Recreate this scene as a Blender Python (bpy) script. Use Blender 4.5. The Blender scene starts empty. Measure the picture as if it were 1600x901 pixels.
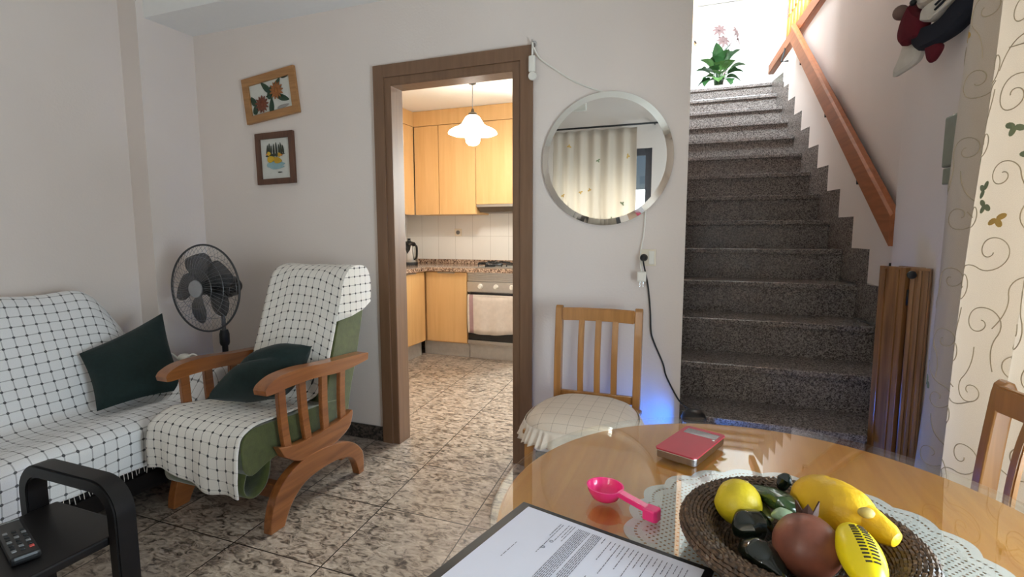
import bpy, bmesh, math, random
from mathutils import Vector, Matrix, noise
random.seed(7)
PI = math.pi
SC = bpy.context.scene
COL = SC.collection

# ------------------------------------------------------------------ helpers
def nmat(name):
    m = bpy.data.materials.new(name); m.use_nodes = True
    nt = m.node_tree
    return m, nt, nt.nodes['Principled BSDF'], nt.links

def N(nt, t, **kw):
    n = nt.nodes.new(t)
    for k, v in kw.items():
        if k.startswith('i_'):
            key = k[2:]
            key = int(key) if key.isdigit() else key
            n.inputs[key].default_value = v
        else:
            setattr(n, k, v)
    return n

def rgb(c):
    """sRGB 0-255 triple or hex to linear rgba"""
    def l(v):
        v /= 255.0
        return v / 12.92 if v <= 0.04045 else ((v + 0.055) / 1.055) ** 2.4
    return (l(c[0]), l(c[1]), l(c[2]), 1.0)

def coords(nt, L, scale=(1, 1, 1), rot=(0, 0, 0), kind='Object'):
    tc = N(nt, 'ShaderNodeTexCoord'); mp = N(nt, 'ShaderNodeMapping')
    mp.inputs['Scale'].default_value = scale; mp.inputs['Rotation'].default_value = rot
    L.new(tc.outputs[kind], mp.inputs[0])
    return mp.outputs[0]

def ramp(nt, stops):
    r = N(nt, 'ShaderNodeValToRGB')
    e = r.color_ramp.elements
    while len(e) < len(stops): e.new(0.5)
    for i, (p, c) in enumerate(stops):
        e[i].position = p; e[i].color = c
    return r

def bump(nt, L, bsdf, h, strength=0.2, dist=0.002):
    b = N(nt, 'ShaderNodeBump'); b.inputs['Strength'].default_value = strength; b.inputs['Distance'].default_value = dist
    L.new(h, b.inputs['Height']); L.new(b.outputs[0], bsdf.inputs['Normal'])

def plain(name, c, rough=0.5, metal=0.0, var=0.06, vscale=30, coat=0.0, bmp=0.0, bscale=200, sheen=0.0, spec=0.5):
    m, nt, b, L = nmat(name)
    co = coords(nt, L)
    n = N(nt, 'ShaderNodeTexNoise'); n.inputs['Scale'].default_value = vscale; n.inputs['Detail'].default_value = 4
    L.new(co, n.inputs['Vector'])
    c = rgb(c)
    lo = tuple(max(0, v * (1 - var)) for v in c[:3]) + (1,); hi = tuple(min(1, v * (1 + var)) for v in c[:3]) + (1,)
    r = ramp(nt, [(0.3, lo), (0.7, hi)]); L.new(n.outputs['Fac'], r.inputs[0]); L.new(r.outputs[0], b.inputs['Base Color'])
    b.inputs['Roughness'].default_value = rough; b.inputs['Metallic'].default_value = metal
    b.inputs['Coat Weight'].default_value = coat; b.inputs['Coat Roughness'].default_value = 0.05
    b.inputs['Sheen Weight'].default_value = sheen; b.inputs['Specular IOR Level'].default_value = spec
    if bmp:
        n2 = N(nt, 'ShaderNodeTexNoise'); n2.inputs['Scale'].default_value = bscale; n2.inputs['Detail'].default_value = 3
        L.new(co, n2.inputs['Vector']); bump(nt, L, b, n2.outputs['Fac'], bmp)
    return m

def wood(name, c1, c2, axis='Z', scale=1.0, rough=0.35, coat=0.3):
    m, nt, b, L = nmat(name)
    s = {'X': (2.0, 28, 28), 'Y': (28, 2.0, 28), 'Z': (28, 28, 2.0)}[axis]
    co = coords(nt, L, tuple(v * scale for v in s))
    n = N(nt, 'ShaderNodeTexNoise'); n.inputs['Scale'].default_value = 1.6; n.inputs['Detail'].default_value = 6; n.inputs['Distortion'].default_value = 0.6
    L.new(co, n.inputs['Vector'])
    r = ramp(nt, [(0.28, rgb(c1)), (0.72, rgb(c2))]); L.new(n.outputs['Fac'], r.inputs[0]); L.new(r.outputs[0], b.inputs['Base Color'])
    b.inputs['Roughness'].default_value = rough; b.inputs['Coat Weight'].default_value = coat; b.inputs['Coat Roughness'].default_value = 0.12
    bump(nt, L, b, n.outputs['Fac'], 0.05, 0.001)
    return m

def emis(name, c, s):
    m, nt, b, L = nmat(name)
    b.inputs['Base Color'].default_value = rgb(c); b.inputs['Emission Color'].default_value = rgb(c); b.inputs['Emission Strength'].default_value = s
    return m

def glassy(name, tint=(245, 250, 250), refl=1.0, rough=0.0):
    """thin clear pane: transparent with a fresnel reflection"""
    m, nt, b, L = nmat(name)
    nt.nodes.remove(b)
    out = nt.nodes['Material Output']
    t = N(nt, 'ShaderNodeBsdfTransparent'); t.inputs[0].default_value = rgb(tint)
    g = N(nt, 'ShaderNodeBsdfGlossy'); g.inputs['Roughness'].default_value = rough; g.inputs[0].default_value = (refl, refl, refl, 1)
    f = N(nt, 'ShaderNodeFresnel')
    ge = N(nt, 'ShaderNodeNewGeometry'); io = N(nt, 'ShaderNodeMath', operation='MULTIPLY_ADD'); io.inputs[1].default_value = 1 / 1.5 - 1.5; io.inputs[2].default_value = 1.5
    L.new(ge.outputs['Backfacing'], io.inputs[0]); L.new(io.outputs[0], f.inputs[0])
    mx = N(nt, 'ShaderNodeMixShader')
    L.new(f.outputs[0], mx.inputs[0]); L.new(t.outputs[0], mx.inputs[1]); L.new(g.outputs[0], mx.inputs[2]); L.new(mx.outputs[0], out.inputs[0])
    return m

# ---- bmesh shapes -------------------------------------------------------
def BM(): return bmesh.new()

def box(bm, x0, x1, y0, y1, z0, z1, bev=0.0, mi=0):
    t = bmesh.new()
    bmesh.ops.create_cube(t, size=1)
    bmesh.ops.scale(t, vec=(x1 - x0, y1 - y0, z1 - z0), verts=t.verts)
    bmesh.ops.translate(t, vec=((x0 + x1) / 2, (y0 + y1) / 2, (z0 + z1) / 2), verts=t.verts)
    if bev: bmesh.ops.bevel(t, geom=t.edges[:], offset=bev, segments=2, affect='EDGES', profile=0.6)
    return merge(bm, t, mi)

def merge(bm, t, mi=0, mtx=None):
    vs = []
    uvl = t.loops.layers.uv.active; uvn = bm.loops.layers.uv.verify() if uvl else None
    mp = {}
    for v in t.verts:
        n = bm.verts.new(mtx @ v.co if mtx else v.co); mp[v] = n; vs.append(n)
    for f in t.faces:
        try: nf = bm.faces.new([mp[v] for v in f.verts])
        except ValueError: continue
        nf.material_index = mi if mi else f.material_index; nf.smooth = f.smooth
        if uvl:
            for a, b_ in zip(nf.loops, f.loops): a[uvn].uv = b_[uvl].uv
    t.free()
    return vs

def prism(bm, pts, axis, a0, a1, bev=0.0, mi=0):
    """extrude polygon pts (2-D) along axis from a0 to a1. axis X: pts=(y,z); Y: (x,z); Z: (x,y)"""
    t = bmesh.new()
    def P3(p, a):
        return {'X': (a, p[0], p[1]), 'Y': (p[0], a, p[1]), 'Z': (p[0], p[1], a)}[axis]
    A = [t.verts.new(P3(p, a0)) for p in pts]; B = [t.verts.new(P3(p, a1)) for p in pts]
    n = len(pts)
    t.faces.new(A); t.faces.new(B[::-1])
    for i in range(n): t.faces.new([A[i], B[i], B[(i + 1) % n], A[(i + 1) % n]])
    bmesh.ops.recalc_face_normals(t, faces=t.faces)
    if bev: bmesh.ops.bevel(t, geom=t.edges[:], offset=bev, segments=2, affect='EDGES', profile=0.6, clamp_overlap=True)
    return merge(bm, t, mi)

def frames(pts, closed=False):
    n = len(pts); T = []
    for i in range(n):
        a = pts[(i - 1) % n] if (closed or i > 0) else pts[i]; b = pts[(i + 1) % n] if (closed or i < n - 1) else pts[i]
        T.append((b - a).normalized())
    up = Vector((0, 0, 1)) if abs(T[0].z) < 0.9 else Vector((0, 1, 0))
    r = T[0].cross(up).normalized(); out = []
    for t in T:
        r = (r - t * r.dot(t)).normalized(); out.append((r, t.cross(r).normalized()))
    return out

def tube(bm, pts, rad, seg=8, closed=False, caps=True, mi=0, flat=1.0):
    pts = [Vector(p) for p in pts]; n = len(pts)
    R = rad if isinstance(rad, (list, tuple)) else [rad] * n
    F = frames(pts, closed); rings = []
    for p, (r, u), q in zip(pts, F, R):
        rings.append([bm.verts.new(p + r * (q * math.cos(2 * PI * k / seg)) + u * (q * flat * math.sin(2 * PI * k / seg))) for k in range(seg)])
    m = n if closed else n - 1
    for i in range(m):
        A, B = rings[i], rings[(i + 1) % n]
        for k in range(seg):
            f = bm.faces.new([A[k], A[(k + 1) % seg], B[(k + 1) % seg], B[k]]); f.smooth = True; f.material_index = mi
    if caps and not closed:
        for rg, rev in ((rings[0], True), (rings[-1], False)):
            f = bm.faces.new(rg[::-1] if rev else rg); f.material_index = mi
    return rings

def bar(bm, pts, w, h, side=Vector((1, 0, 0)), mi=0, bev=0.0):
    """rectangular section swept along pts; w along `side`, h along the other normal"""
    t = bmesh.new(); pts = [Vector(p) for p in pts]; n = len(pts); rings = []
    for i, p in enumerate(pts):
        a = pts[max(i - 1, 0)]; b = pts[min(i + 1, n - 1)]; tg = (b - a).normalized()
        s = (side - tg * side.dot(tg)).normalized(); u = tg.cross(s).normalized()
        rings.append([t.verts.new(p + s * (w / 2 * sx) + u * (h / 2 * sy)) for sx, sy in ((-1, -1), (1, -1), (1, 1), (-1, 1))])
    for A, B in zip(rings, rings[1:]):
        for k in range(4): t.faces.new([A[k], A[(k + 1) % 4], B[(k + 1) % 4], B[k]])
    t.faces.new(rings[0][::-1]); t.faces.new(rings[-1])
    bmesh.ops.recalc_face_normals(t, faces=t.faces)
    if bev:
        ed = [e for e in t.edges if len(e.link_faces) == 2 and e.calc_face_angle(0) > 0.6]
        bmesh.ops.bevel(t, geom=ed, offset=bev, segments=2, affect='EDGES')
    for f in t.faces: f.smooth = n > 3
    return merge(bm, t, mi)

def lathe(bm, prof, c=(0, 0, 0), seg=32, mtx=None, mi=0, smooth=True):
    """prof: list of (r, z). closes at r=0"""
    t = bmesh.new(); rings = []
    for r, z in prof:
        if r < 1e-6: rings.append([t.verts.new((0, 0, z))])
        else: rings.append([t.verts.new((r * math.cos(2 * PI * k / seg), r * math.sin(2 * PI * k / seg), z)) for k in range(seg)])
    for A, B in zip(rings, rings[1:]):
        for k in range(seg):
            k2 = (k + 1) % seg
            if len(A) == 1 and len(B) == 1: continue
            if len(A) == 1: f = t.faces.new([A[0], B[k2], B[k]])
            elif len(B) == 1: f = t.faces.new([A[k], A[k2], B[0]])
            else: f = t.faces.new([A[k], A[k2], B[k2], B[k]])
            f.smooth = smooth
    M = Matrix.Translation(Vector(c)) @ (mtx if mtx else Matrix.Identity(4))
    bmesh.ops.recalc_face_normals(t, faces=t.faces)
    return merge(bm, t, mi, M)

def grid(bm, fn, nu, nv, uvfn=None, mi=0, closed_u=False):
    """surface fn(i,j)->Vector ; uv in metres from uvfn(i,j)"""
    V = [[bm.verts.new(fn(i, j)) for j in range(nv + 1)] for i in range(nu + (0 if closed_u else 1))]
    uvl = bm.loops.layers.uv.verify() if uvfn else None
    for i in range(nu):
        i2 = (i + 1) % len(V)
        for j in range(nv):
            f = bm.faces.new([V[i][j], V[i2][j], V[i2][j + 1], V[i][j + 1]]); f.smooth = True; f.material_index = mi
            if uvl:
                for lp, (a, b) in zip(f.loops, ((i, j), (i + 1, j), (i + 1, j + 1), (i, j + 1))): lp[uvl].uv = uvfn(a, b)
    return V

def ellipsoid(bm, c, r, rot=None, seg=24, rings=14, mi=0, fn=None):
    t = bmesh.new(); bmesh.ops.create_uvsphere(t, u_segments=seg, v_segments=rings, radius=1)
    for v in t.verts:
        k = fn(v.co) if fn else 1.0
        v.co = Vector((v.co.x * r[0], v.co.y * r[1], v.co.z * r[2])) * k
    for f in t.faces: f.smooth = True
    M = Matrix.Translation(Vector(c)) @ (rot.to_4x4() if rot else Matrix.Identity(4))
    return merge(bm, t, mi, M)

def smoothpath(pts, n=6):
    pts = [Vector(p) for p in pts]; out = []
    for i in range(len(pts) - 1):
        p0 = pts[max(i - 1, 0)]; p1 = pts[i]; p2 = pts[i + 1]; p3 = pts[min(i + 2, len(pts) - 1)]
        for k in range(n):
            t = k / n
            out.append(0.5 * ((2 * p1) + (p2 - p0) * t + (2 * p0 - 5 * p1 + 4 * p2 - p3) * t * t + (3 * p1 - p0 - 3 * p2 + p3) * t ** 3))
    out.append(pts[-1]); return out

def sp2(pts, n=6):
    return [(p.x, p.y) for p in smoothpath([(a, b, 0) for a, b in pts], n)]

# ---- objects ------------------------------------------------------------
WL = {}
def thing(name, label, cat, loc, group=None):
    o = bpy.data.objects.new(name, None); o.empty_display_size = 0.05; COL.objects.link(o)
    o.location = loc; WL[o.name] = Vector(loc); o['label'] = label; o['category'] = cat
    if group: o['group'] = group
    return o

def obj(name, bm, mat, parent=None, label=None, smooth=None, mods=None):
    """bm is in world coordinates (moved to be local to the parent / own base)"""
    me = bpy.data.meshes.new(name)
    if parent is not None: org = WL[parent.name]
    else:
        bm.verts.ensure_lookup_table()
        xs = [v.co.x for v in bm.verts]; ys = [v.co.y for v in bm.verts]; zs = [v.co.z for v in bm.verts]
        org = Vector(((min(xs) + max(xs)) / 2, (min(ys) + max(ys)) / 2, min(zs)))
    bmesh.ops.translate(bm, vec=-org, verts=bm.verts)
    if smooth: 
        for f in bm.faces: f.smooth = True
    bm.normal_update()
    for e in bm.edges:
        if len(e.link_faces) == 2 and e.calc_face_angle(0) > 0.62: e.smooth = False
    bm.to_mesh(me); bm.free()
    for mm in (mat if isinstance(mat, (list, tuple)) else [mat]): me.materials.append(mm)
    o = bpy.data.objects.new(name, me); COL.objects.link(o)
    if parent is not None: o.parent = parent
    else: o.location = org
    WL[o.name] = org.copy()
    if label: o['label'] = label
    for md in (mods or []):
        k = o.modifiers.new(md[0].lower(), md[0])
        for a, v in md[1].items(): setattr(k, a, v)
    return o

def tag(o, label, cat, group=None):
    o['label'] = label; o['category'] = cat
    if group: o['group'] = group
    return o

def struct(name, bm, mat, parent=None):
    o = obj(name, bm, mat, parent); 
    if parent is None: o['kind'] = 'structure'
    return o

# ------------------------------------------------------------------ materials
def m_wall():
    m, nt, b, L = nmat('painted_plaster')
    co = coords(nt, L)
    n = N(nt, 'ShaderNodeTexNoise'); n.inputs['Scale'].default_value = 90; n.inputs['Detail'].default_value = 6; L.new(co, n.inputs['Vector'])
    n2 = N(nt, 'ShaderNodeTexNoise'); n2.inputs['Scale'].default_value = 1.5; L.new(co, n2.inputs['Vector'])
    r = ramp(nt, [(0.3, rgb((222, 212, 205))), (0.7, rgb((229, 219, 212)))]); L.new(n2.outputs['Fac'], r.inputs[0]); L.new(r.outputs[0], b.inputs['Base Color'])
    b.inputs['Roughness'].default_value = 0.75
    bump(nt, L, b, n.outputs['Fac'], 0.25, 0.003)
    return m

def m_floor():
    m, nt, b, L = nmat('marbled_floor_tile')
    tc = N(nt, 'ShaderNodeTexCoord')
    # slight skew of the laid tile rows against the walls
    sx = N(nt, 'ShaderNodeSeparateXYZ'); geo = N(nt, 'ShaderNodeNewGeometry'); L.new(geo.outputs['Position'], sx.inputs[0])
    def M2(op, a, bb=None):
        k = N(nt, 'ShaderNodeMath', operation=op)
        for i, v in enumerate((a, bb)):
            if v is None: continue
            if isinstance(v, (int, float)): k.inputs[i].default_value = v
            else: L.new(v, k.inputs[i])
        return k.outputs[0]
    yy = M2('SUBTRACT', sx.outputs[1], 2.227)
    u = M2('ADD', M2('ADD', sx.outputs[0], 1.745), M2('MULTIPLY', yy, 0.075))
    fu = M2('DIVIDE', u, 0.420); fv = M2('DIVIDE', yy, 0.425)
    def line(f, w):
        fr = M2('FRACT', M2('ADD', f, 100.5))
        return M2('LESS_THAN', M2('ABSOLUTE', M2('SUBTRACT', fr, 0.5)), w)
    g = M2('MAXIMUM', line(fu, 0.006), line(fv, 0.006))
    # tile id for shifting the marbling
    idv = N(nt, 'ShaderNodeCombineXYZ'); L.new(M2('FLOOR', fu), idv.inputs[0]); L.new(M2('FLOOR', fv), idv.inputs[1])
    wn = N(nt, 'ShaderNodeTexWhiteNoise', noise_dimensions='2D'); L.new(idv.outputs[0], wn.inputs[0])
    vadd = N(nt, 'ShaderNodeVectorMath', operation='MULTIPLY_ADD'); L.new(wn.outputs['Color'], vadd.inputs[0]); vadd.inputs[1].default_value = (0.6, 0.6, 0); L.new(geo.outputs['Position'], vadd.inputs[2])
    n = N(nt, 'ShaderNodeTexNoise'); n.inputs['Scale'].default_value = 33; n.inputs['Detail'].default_value = 7; n.inputs['Distortion'].default_value = 1.1; n.inputs['Roughness'].default_value = 0.62
    mp = N(nt, 'ShaderNodeMapping'); mp.inputs['Rotation'].default_value = (0, 0, 0.6); mp.inputs['Scale'].default_value = (0.62, 1.25, 1); L.new(vadd.outputs[0], mp.inputs[0]); L.new(mp.outputs[0], n.inputs['Vector'])
    n3 = N(nt, 'ShaderNodeTexNoise'); n3.inputs['Scale'].default_value = 9; n3.inputs['Detail'].default_value = 5; n3.inputs['Distortion'].default_value = 1.0; L.new(vadd.outputs[0], n3.inputs['Vector'])
    r = ramp(nt, [(0.34, rgb((46, 38, 34))), (0.42, rgb((104, 92, 82))), (0.50, rgb((156, 142, 128))), (0.70, rgb((200, 187, 173)))])
    mixf = M2('ADD', M2('MULTIPLY', n.outputs['Fac'], 0.78), M2('MULTIPLY', n3.outputs['Fac'], 0.22))
    L.new(mixf, r.inputs[0])
    mx = N(nt, 'ShaderNodeMixRGB'); L.new(g, mx.inputs[0]); L.new(r.outputs[0], mx.inputs[1]); mx.inputs[2].default_value = rgb((38, 32, 29)); L.new(mx.outputs[0], b.inputs['Base Color'])
    b.inputs['Roughness'].default_value = 0.28
    bump(nt, L, b, M2('SUBTRACT', 1.0, g), 0.3, 0.001)
    return m

def m_granite(name, dark, mid, light, scale=150, rough=0.22):
    m, nt, b, L = nmat(name)
    co = coords(nt, L)
    v = N(nt, 'ShaderNodeTexVoronoi'); v.inputs['Scale'].default_value = scale; L.new(co, v.inputs['Vector'])
    n = N(nt, 'ShaderNodeTexNoise'); n.inputs['Scale'].default_value = scale * 0.35; n.inputs['Detail'].default_value = 5; L.new(co, n.inputs['Vector'])
    sep = N(nt, 'ShaderNodeSeparateColor'); L.new(v.outputs['Color'], sep.inputs[0])
    mm = N(nt, 'ShaderNodeMath', operation='MULTIPLY_ADD'); L.new(sep.outputs[0], mm.inputs[0]); mm.inputs[1].default_value = 0.45
    mm2 = N(nt, 'ShaderNodeMath', operation='MULTIPLY'); L.new(n.outputs['Fac'], mm2.inputs[0]); mm2.inputs[1].default_value = 0.6; L.new(mm2.outputs[0], mm.inputs[2])
    r = ramp(nt, [(0.3, rgb(dark)), (0.48, rgb(mid)), (0.72, rgb(light))]); L.new(mm.outputs[0], r.inputs[0]); L.new(r.outputs[0], b.inputs['Base Color'])
    b.inputs['Roughness'].default_value = rough
    return m

def m_check(name, base, line, cell, lw, dot, rough=0.9, ulines=True):
    """woven check: thin lines with darker knots where they cross; UV in metres"""
    m, nt, b, L = nmat(name)
    uv = N(nt, 'ShaderNodeUVMap'); s = N(nt, 'ShaderNodeSeparateXYZ'); L.new(uv.outputs[0], s.inputs[0])
    def M2(op, a, bb=None):
        k = N(nt, 'ShaderNodeMath', operation=op)
        for i, v in enumerate((a, bb)):
            if v is None: continue
            if isinstance(v, (int, float)): k.inputs[i].default_value = v
            else: L.new(v, k.inputs[i])
        return k.outputs[0]
    wn = N(nt, 'ShaderNodeTexNoise'); wn.inputs['Scale'].default_value = 300; L.new(uv.outputs[0], wn.inputs['Vector'])
    def d(o): return M2('ABSOLUTE', M2('SUBTRACT', M2('FRACT', M2('ADD', M2('DIVIDE', o, cell), 50.5)), 0.5))
    du, dv = d(s.outputs[0]), d(s.outputs[1])
    lu = M2('MULTIPLY', M2('LESS_THAN', du, lw), 0.5 if ulines else 0.3); lv = M2('MULTIPLY', M2('LESS_THAN', dv, lw), 0.5 if ulines else 0.62)
    kn = M2('LESS_THAN', M2('ADD', M2('MULTIPLY', du, du), M2('MULTIPLY', dv, dv)), dot * dot)
    f = M2('MAXIMUM', M2('MAXIMUM', lu, lv), kn)
    mx = N(nt, 'ShaderNodeMixRGB'); L.new(f, mx.inputs[0])
    r = ramp(nt, [(0.3, rgb(tuple(v - 8 for v in base))), (0.7, rgb(base))]); L.new(wn.outputs['Fac'], r.inputs[0]); L.new(r.outputs[0], mx.inputs[1])
    mx.inputs[2].default_value = rgb(line); L.new(mx.outputs[0], b.inputs['Base Color'])
    b.inputs['Roughness'].default_value = rough; b.inputs['Sheen Weight'].default_value = 0.2
    bump(nt, L, b, wn.outputs['Fac'], 0.3, 0.001)
    return m

def m_walltile():
    m, nt, b, L = nmat('white_wall_tile')
    geo = N(nt, 'ShaderNodeNewGeometry'); s = N(nt, 'ShaderNodeSeparateXYZ'); L.new(geo.outputs['Position'], s.inputs[0])
    def M2(op, a, bb=None):
        k = N(nt, 'ShaderNodeMath', operation=op)
        for i, v in enumerate((a, bb)):
            if v is None: continue
            if isinstance(v, (int, float)): k.inputs[i].default_value = v
            else: L.new(v, k.inputs[i])
        return k.outputs[0]
    def ln(o, off, cell, w): return M2('LESS_THAN', M2('ABSOLUTE', M2('SUBTRACT', M2('FRACT', M2('ADD', M2('DIVIDE', M2('SUBTRACT', o, off), cell), 50.5)), 0.5)), w)
    hx = M2('ADD', s.outputs[0], s.outputs[1])
    g = M2('MAXIMUM', ln(hx, -2.32 + 4.97, 0.205, 0.008), ln(s.outputs[2], 1.165, 0.25, 0.007))
    mx = N(nt, 'ShaderNodeMixRGB'); L.new(g, mx.inputs[0]); mx.inputs[1].default_value = rgb((226, 224, 218)); mx.inputs[2].default_value = rgb((188, 184, 176)); L.new(mx.outputs[0], b.inputs['Base Color'])
    b.inputs['Roughness'].default_value = 0.15
    bump(nt, L, b, M2('SUBTRACT', 1.0, g), 0.3, 0.001)
    return m

def m_curtain():
    m, nt, b, L = nmat('cream_curtain_cloth')
    nt.nodes.remove(b); out = nt.nodes['Material Output']
    uv = N(nt, 'ShaderNodeUVMap'); n = N(nt, 'ShaderNodeTexNoise'); n.inputs['Scale'].default_value = 500; L.new(uv.outputs[0], n.inputs['Vector'])
    r = ramp(nt, [(0.3, rgb((218, 208, 196))), (0.7, rgb((230, 221, 210)))]); L.new(n.outputs['Fac'], r.inputs[0])
    d = N(nt, 'ShaderNodeBsdfDiffuse'); t = N(nt, 'ShaderNodeBsdfTranslucent'); mx = N(nt, 'ShaderNodeMixShader'); mx.inputs[0].default_value = 0.5
    L.new(r.outputs[0], d.inputs[0]); L.new(r.outputs[0], t.inputs[0]); L.new(d.outputs[0], mx.inputs[1]); L.new(t.outputs[0], mx.inputs[2]); L.new(mx.outputs[0], out.inputs[0])
    return m

def m_lace():
    m, nt, b, L = nmat('white_lace')
    out = nt.nodes['Material Output']
    uv = N(nt, 'ShaderNodeUVMap'); s = N(nt, 'ShaderNodeSeparateXYZ'); L.new(uv.outputs[0], s.inputs[0])   # uv = (radius m, angle 0..1)
    def M2(op, a, bb=None, c=None):
        k = N(nt, 'ShaderNodeMath', operation=op)
        for i, v in enumerate((a, bb, c)):
            if v is None: continue
            if isinstance(v, (int, float)): k.inputs[i].default_value = v
            else: L.new(v, k.inputs[i])
        return k.outputs[0]
    rad, ang = s.outputs[0], s.outputs[1]
    geo = N(nt, 'ShaderNodeNewGeometry'); sp = N(nt, 'ShaderNodeSeparateXYZ'); L.new(geo.outputs['Position'], sp.inputs[0])
    def fr(a): return M2('SUBTRACT', M2('FRACT', M2('ADD', a, 50.5)), 0.5)
    # net of small holes
    a = M2('DIVIDE', M2('ADD', sp.outputs[0], sp.outputs[1]), 0.0115); c = M2('DIVIDE', M2('SUBTRACT', sp.outputs[0], sp.outputs[1]), 0.0115)
    fa, fc = fr(a), fr(c)
    hole = M2('LESS_THAN', M2('ADD', M2('MULTIPLY', fa, fa), M2('MULTIPLY', fc, fc)), 0.062)
    inner = M2('LESS_THAN', rad, M2('ADD', 0.212, M2('MULTIPLY', M2('ABSOLUTE', M2('SINE', M2('MULTIPLY', ang, PI * 22))), 0.012)))
    # solid petals band inside the net
    pet = M2('GREATER_THAN', M2('SINE', M2('MULTIPLY', ang, 2 * PI * 11)), M2('SUBTRACT', M2('MULTIPLY', M2('ABSOLUTE', M2('SUBTRACT', rad, 0.15)), 50), 0.35))
    net = M2('MULTIPLY', M2('MULTIPLY', hole, inner), M2('SUBTRACT', 1.0, M2('MULTIPLY', pet, 0.0)))
    # dotted border that follows the scallops
    bw = M2('SUBTRACT', rad, M2('ADD', 0.226, M2('MULTIPLY', M2('ABSOLUTE', M2('SINE', M2('MULTIPLY', ang, PI * 22))), 0.012)))
    bd = M2('LESS_THAN', M2('ABSOLUTE', bw), 0.0022)
    dots = M2('LESS_THAN', M2('ABSOLUTE', fr(M2('MULTIPLY', ang, 200))), 0.28)
    h = M2('MAXIMUM', net, M2('MULTIPLY', bd, dots))
    b.inputs['Base Color'].default_value = rgb((226, 221, 216)); b.inputs['Roughness'].default_value = 0.8
    tr = N(nt, 'ShaderNodeBsdfTransparent'); mx = N(nt, 'ShaderNodeMixShader')
    L.new(M2('MULTIPLY', h, 0.95), mx.inputs[0]); L.new(b.outputs[0], mx.inputs[1]); L.new(tr.outputs[0], mx.inputs[2]); L.new(mx.outputs[0], out.inputs[0])
    return m

def m_tablewood():
    m, nt, b, L = nmat('golden_table_veneer')
    co = coords(nt, L, (34, 2.2, 10), (0, 0, 0.35))
    n = N(nt, 'ShaderNodeTexNoise'); n.inputs['Scale'].default_value = 1.5; n.inputs['Detail'].default_value = 7; n.inputs['Distortion'].default_value = 0.5; L.new(co, n.inputs['Vector'])
    r = ramp(nt, [(0.3, rgb((200, 126, 34))), (0.7, rgb((220, 150, 54)))]); L.new(n.outputs['Fac'], r.inputs[0]); L.new(r.outputs[0], b.inputs['Base Color'])
    b.inputs['Roughness'].default_value = 0.4
    return m

WALL = m_wall()
CEIL = plain('white_ceiling_paint', (236, 236, 234), 0.8, bmp=0.1, bscale=120, var=0.01)
FLOOR = m_floor()
STAIRG = m_granite('grey_stair_granite', (60, 54, 51), (106, 98, 93), (150, 142, 136), 230, 0.2)
COUNTG = m_granite('brown_worktop_granite', (58, 44, 36), (140, 112, 92), (196, 172, 150), 120, 0.15)
BASEG = m_granite('dark_skirting_stone', (30, 27, 25), (62, 54, 50), (98, 88, 80), 90, 0.3)
WTILE = m_walltile()
DOORW = wood('brown_door_casing_wood', (112, 83, 61), (127, 96, 72), 'Z', 1.0, 0.4, 0.15)
CABW = wood('golden_cabinet_wood', (206, 164, 108), (217, 177, 122), 'Z', 0.5, 0.35, 0.2)
CHAIRW = wood('honey_chair_wood', (148, 98, 46), (178, 124, 66), 'Z', 1.0, 0.35, 0.4)
ARMW = wood('orange_brown_armchair_wood', (118, 68, 32), (158, 98, 52), 'Y', 0.8, 0.3, 0.5)
RAILW = wood('reddish_rail_wood', (142, 82, 42), (172, 104, 60), 'Y', 0.8, 0.5, 0.0)
GATEW = wood('brown_gate_wood', (116, 78, 44), (158, 112, 66), 'Z', 1.2, 0.4, 0.3)
FRAMEA = wood('light_frame_wood', (150, 104, 58), (178, 130, 80), 'X', 1.5, 0.45, 0.1)
FRAMEB = wood('dark_frame_wood', (74, 44, 28), (104, 66, 44), 'Z', 1.5, 0.45, 0.1)
BAMBOO = wood('orange_spindle_wood', (176, 92, 20), (208, 126, 40), 'Z', 1.2, 0.35, 0.4)
TABLEW = m_tablewood()
GLASS = glassy('clear_table_glass', (250, 252, 251))
PANE = glassy('window_glass', (240, 246, 248))
LACE = m_lace()
CURT = m_curtain()
SOFACL = m_check('sofa_check_weave', (232, 233, 234), (78, 80, 82), 0.047, 0.045, 0.12)
ARMCL = m_check('armchair_check_weave', (232, 228, 220), (52, 50, 50), 0.041, 0.035, 0.13, ulines=False)
SEATCL = m_check('chair_cushion_check', (222, 206, 188), (140, 118, 98), 0.058, 0.018, 0.02, ulines=True)
FRILL = plain('cream_frill_cloth', (224, 210, 194), 0.9, bmp=0.2)
GREENV = plain('olive_green_velour', (74, 82, 36), 0.95, var=0.18, vscale=40, sheen=0.5, bmp=0.3)
PILLOW = plain('dark_green_pillow_cloth', (14, 34, 32), 0.95, var=0.2, vscale=60, bmp=0.25, sheen=0.1)
BLACKW = plain('black_brown_wood', (15, 12, 12), 0.42, var=0.15, spec=0.3)
BLACKP = plain('black_plastic', (20, 20, 21), 0.4)
BLACKR = plain('black_cord_rubber', (14, 14, 15), 0.5)
GREYP = plain('grey_button_plastic', (120, 122, 124), 0.4)
REDBTN = plain('red_button_plastic', (190, 70, 60), 0.4)
WHITEP = plain('white_plastic', (228, 225, 216), 0.35, var=0.01)
CREAMP = plain('cream_plastic', (222, 212, 192), 0.35, var=0.01)
STEEL = plain('brushed_steel', (176, 172, 166), 0.28, 0.9, var=0.05)
PLINTHM = plain('aluminium_plinth', (176, 172, 166), 0.45, 0.2)
CHROME = plain('bright_metal', (205, 205, 205), 0.12, 1.0, var=0.02)
DARKGL = plain('black_oven_glass', (9, 8, 8), 0.12, coat=0.2)
IRON = plain('black_cast_iron', (22, 22, 22), 0.45)
MIRR = plain('mirror_silver', (236, 238, 236), 0.0, 1.0, var=0.0)
BEVM = plain('bevelled_mirror_edge', (240, 238, 230), 0.06, 1.0, var=0.0)
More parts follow.
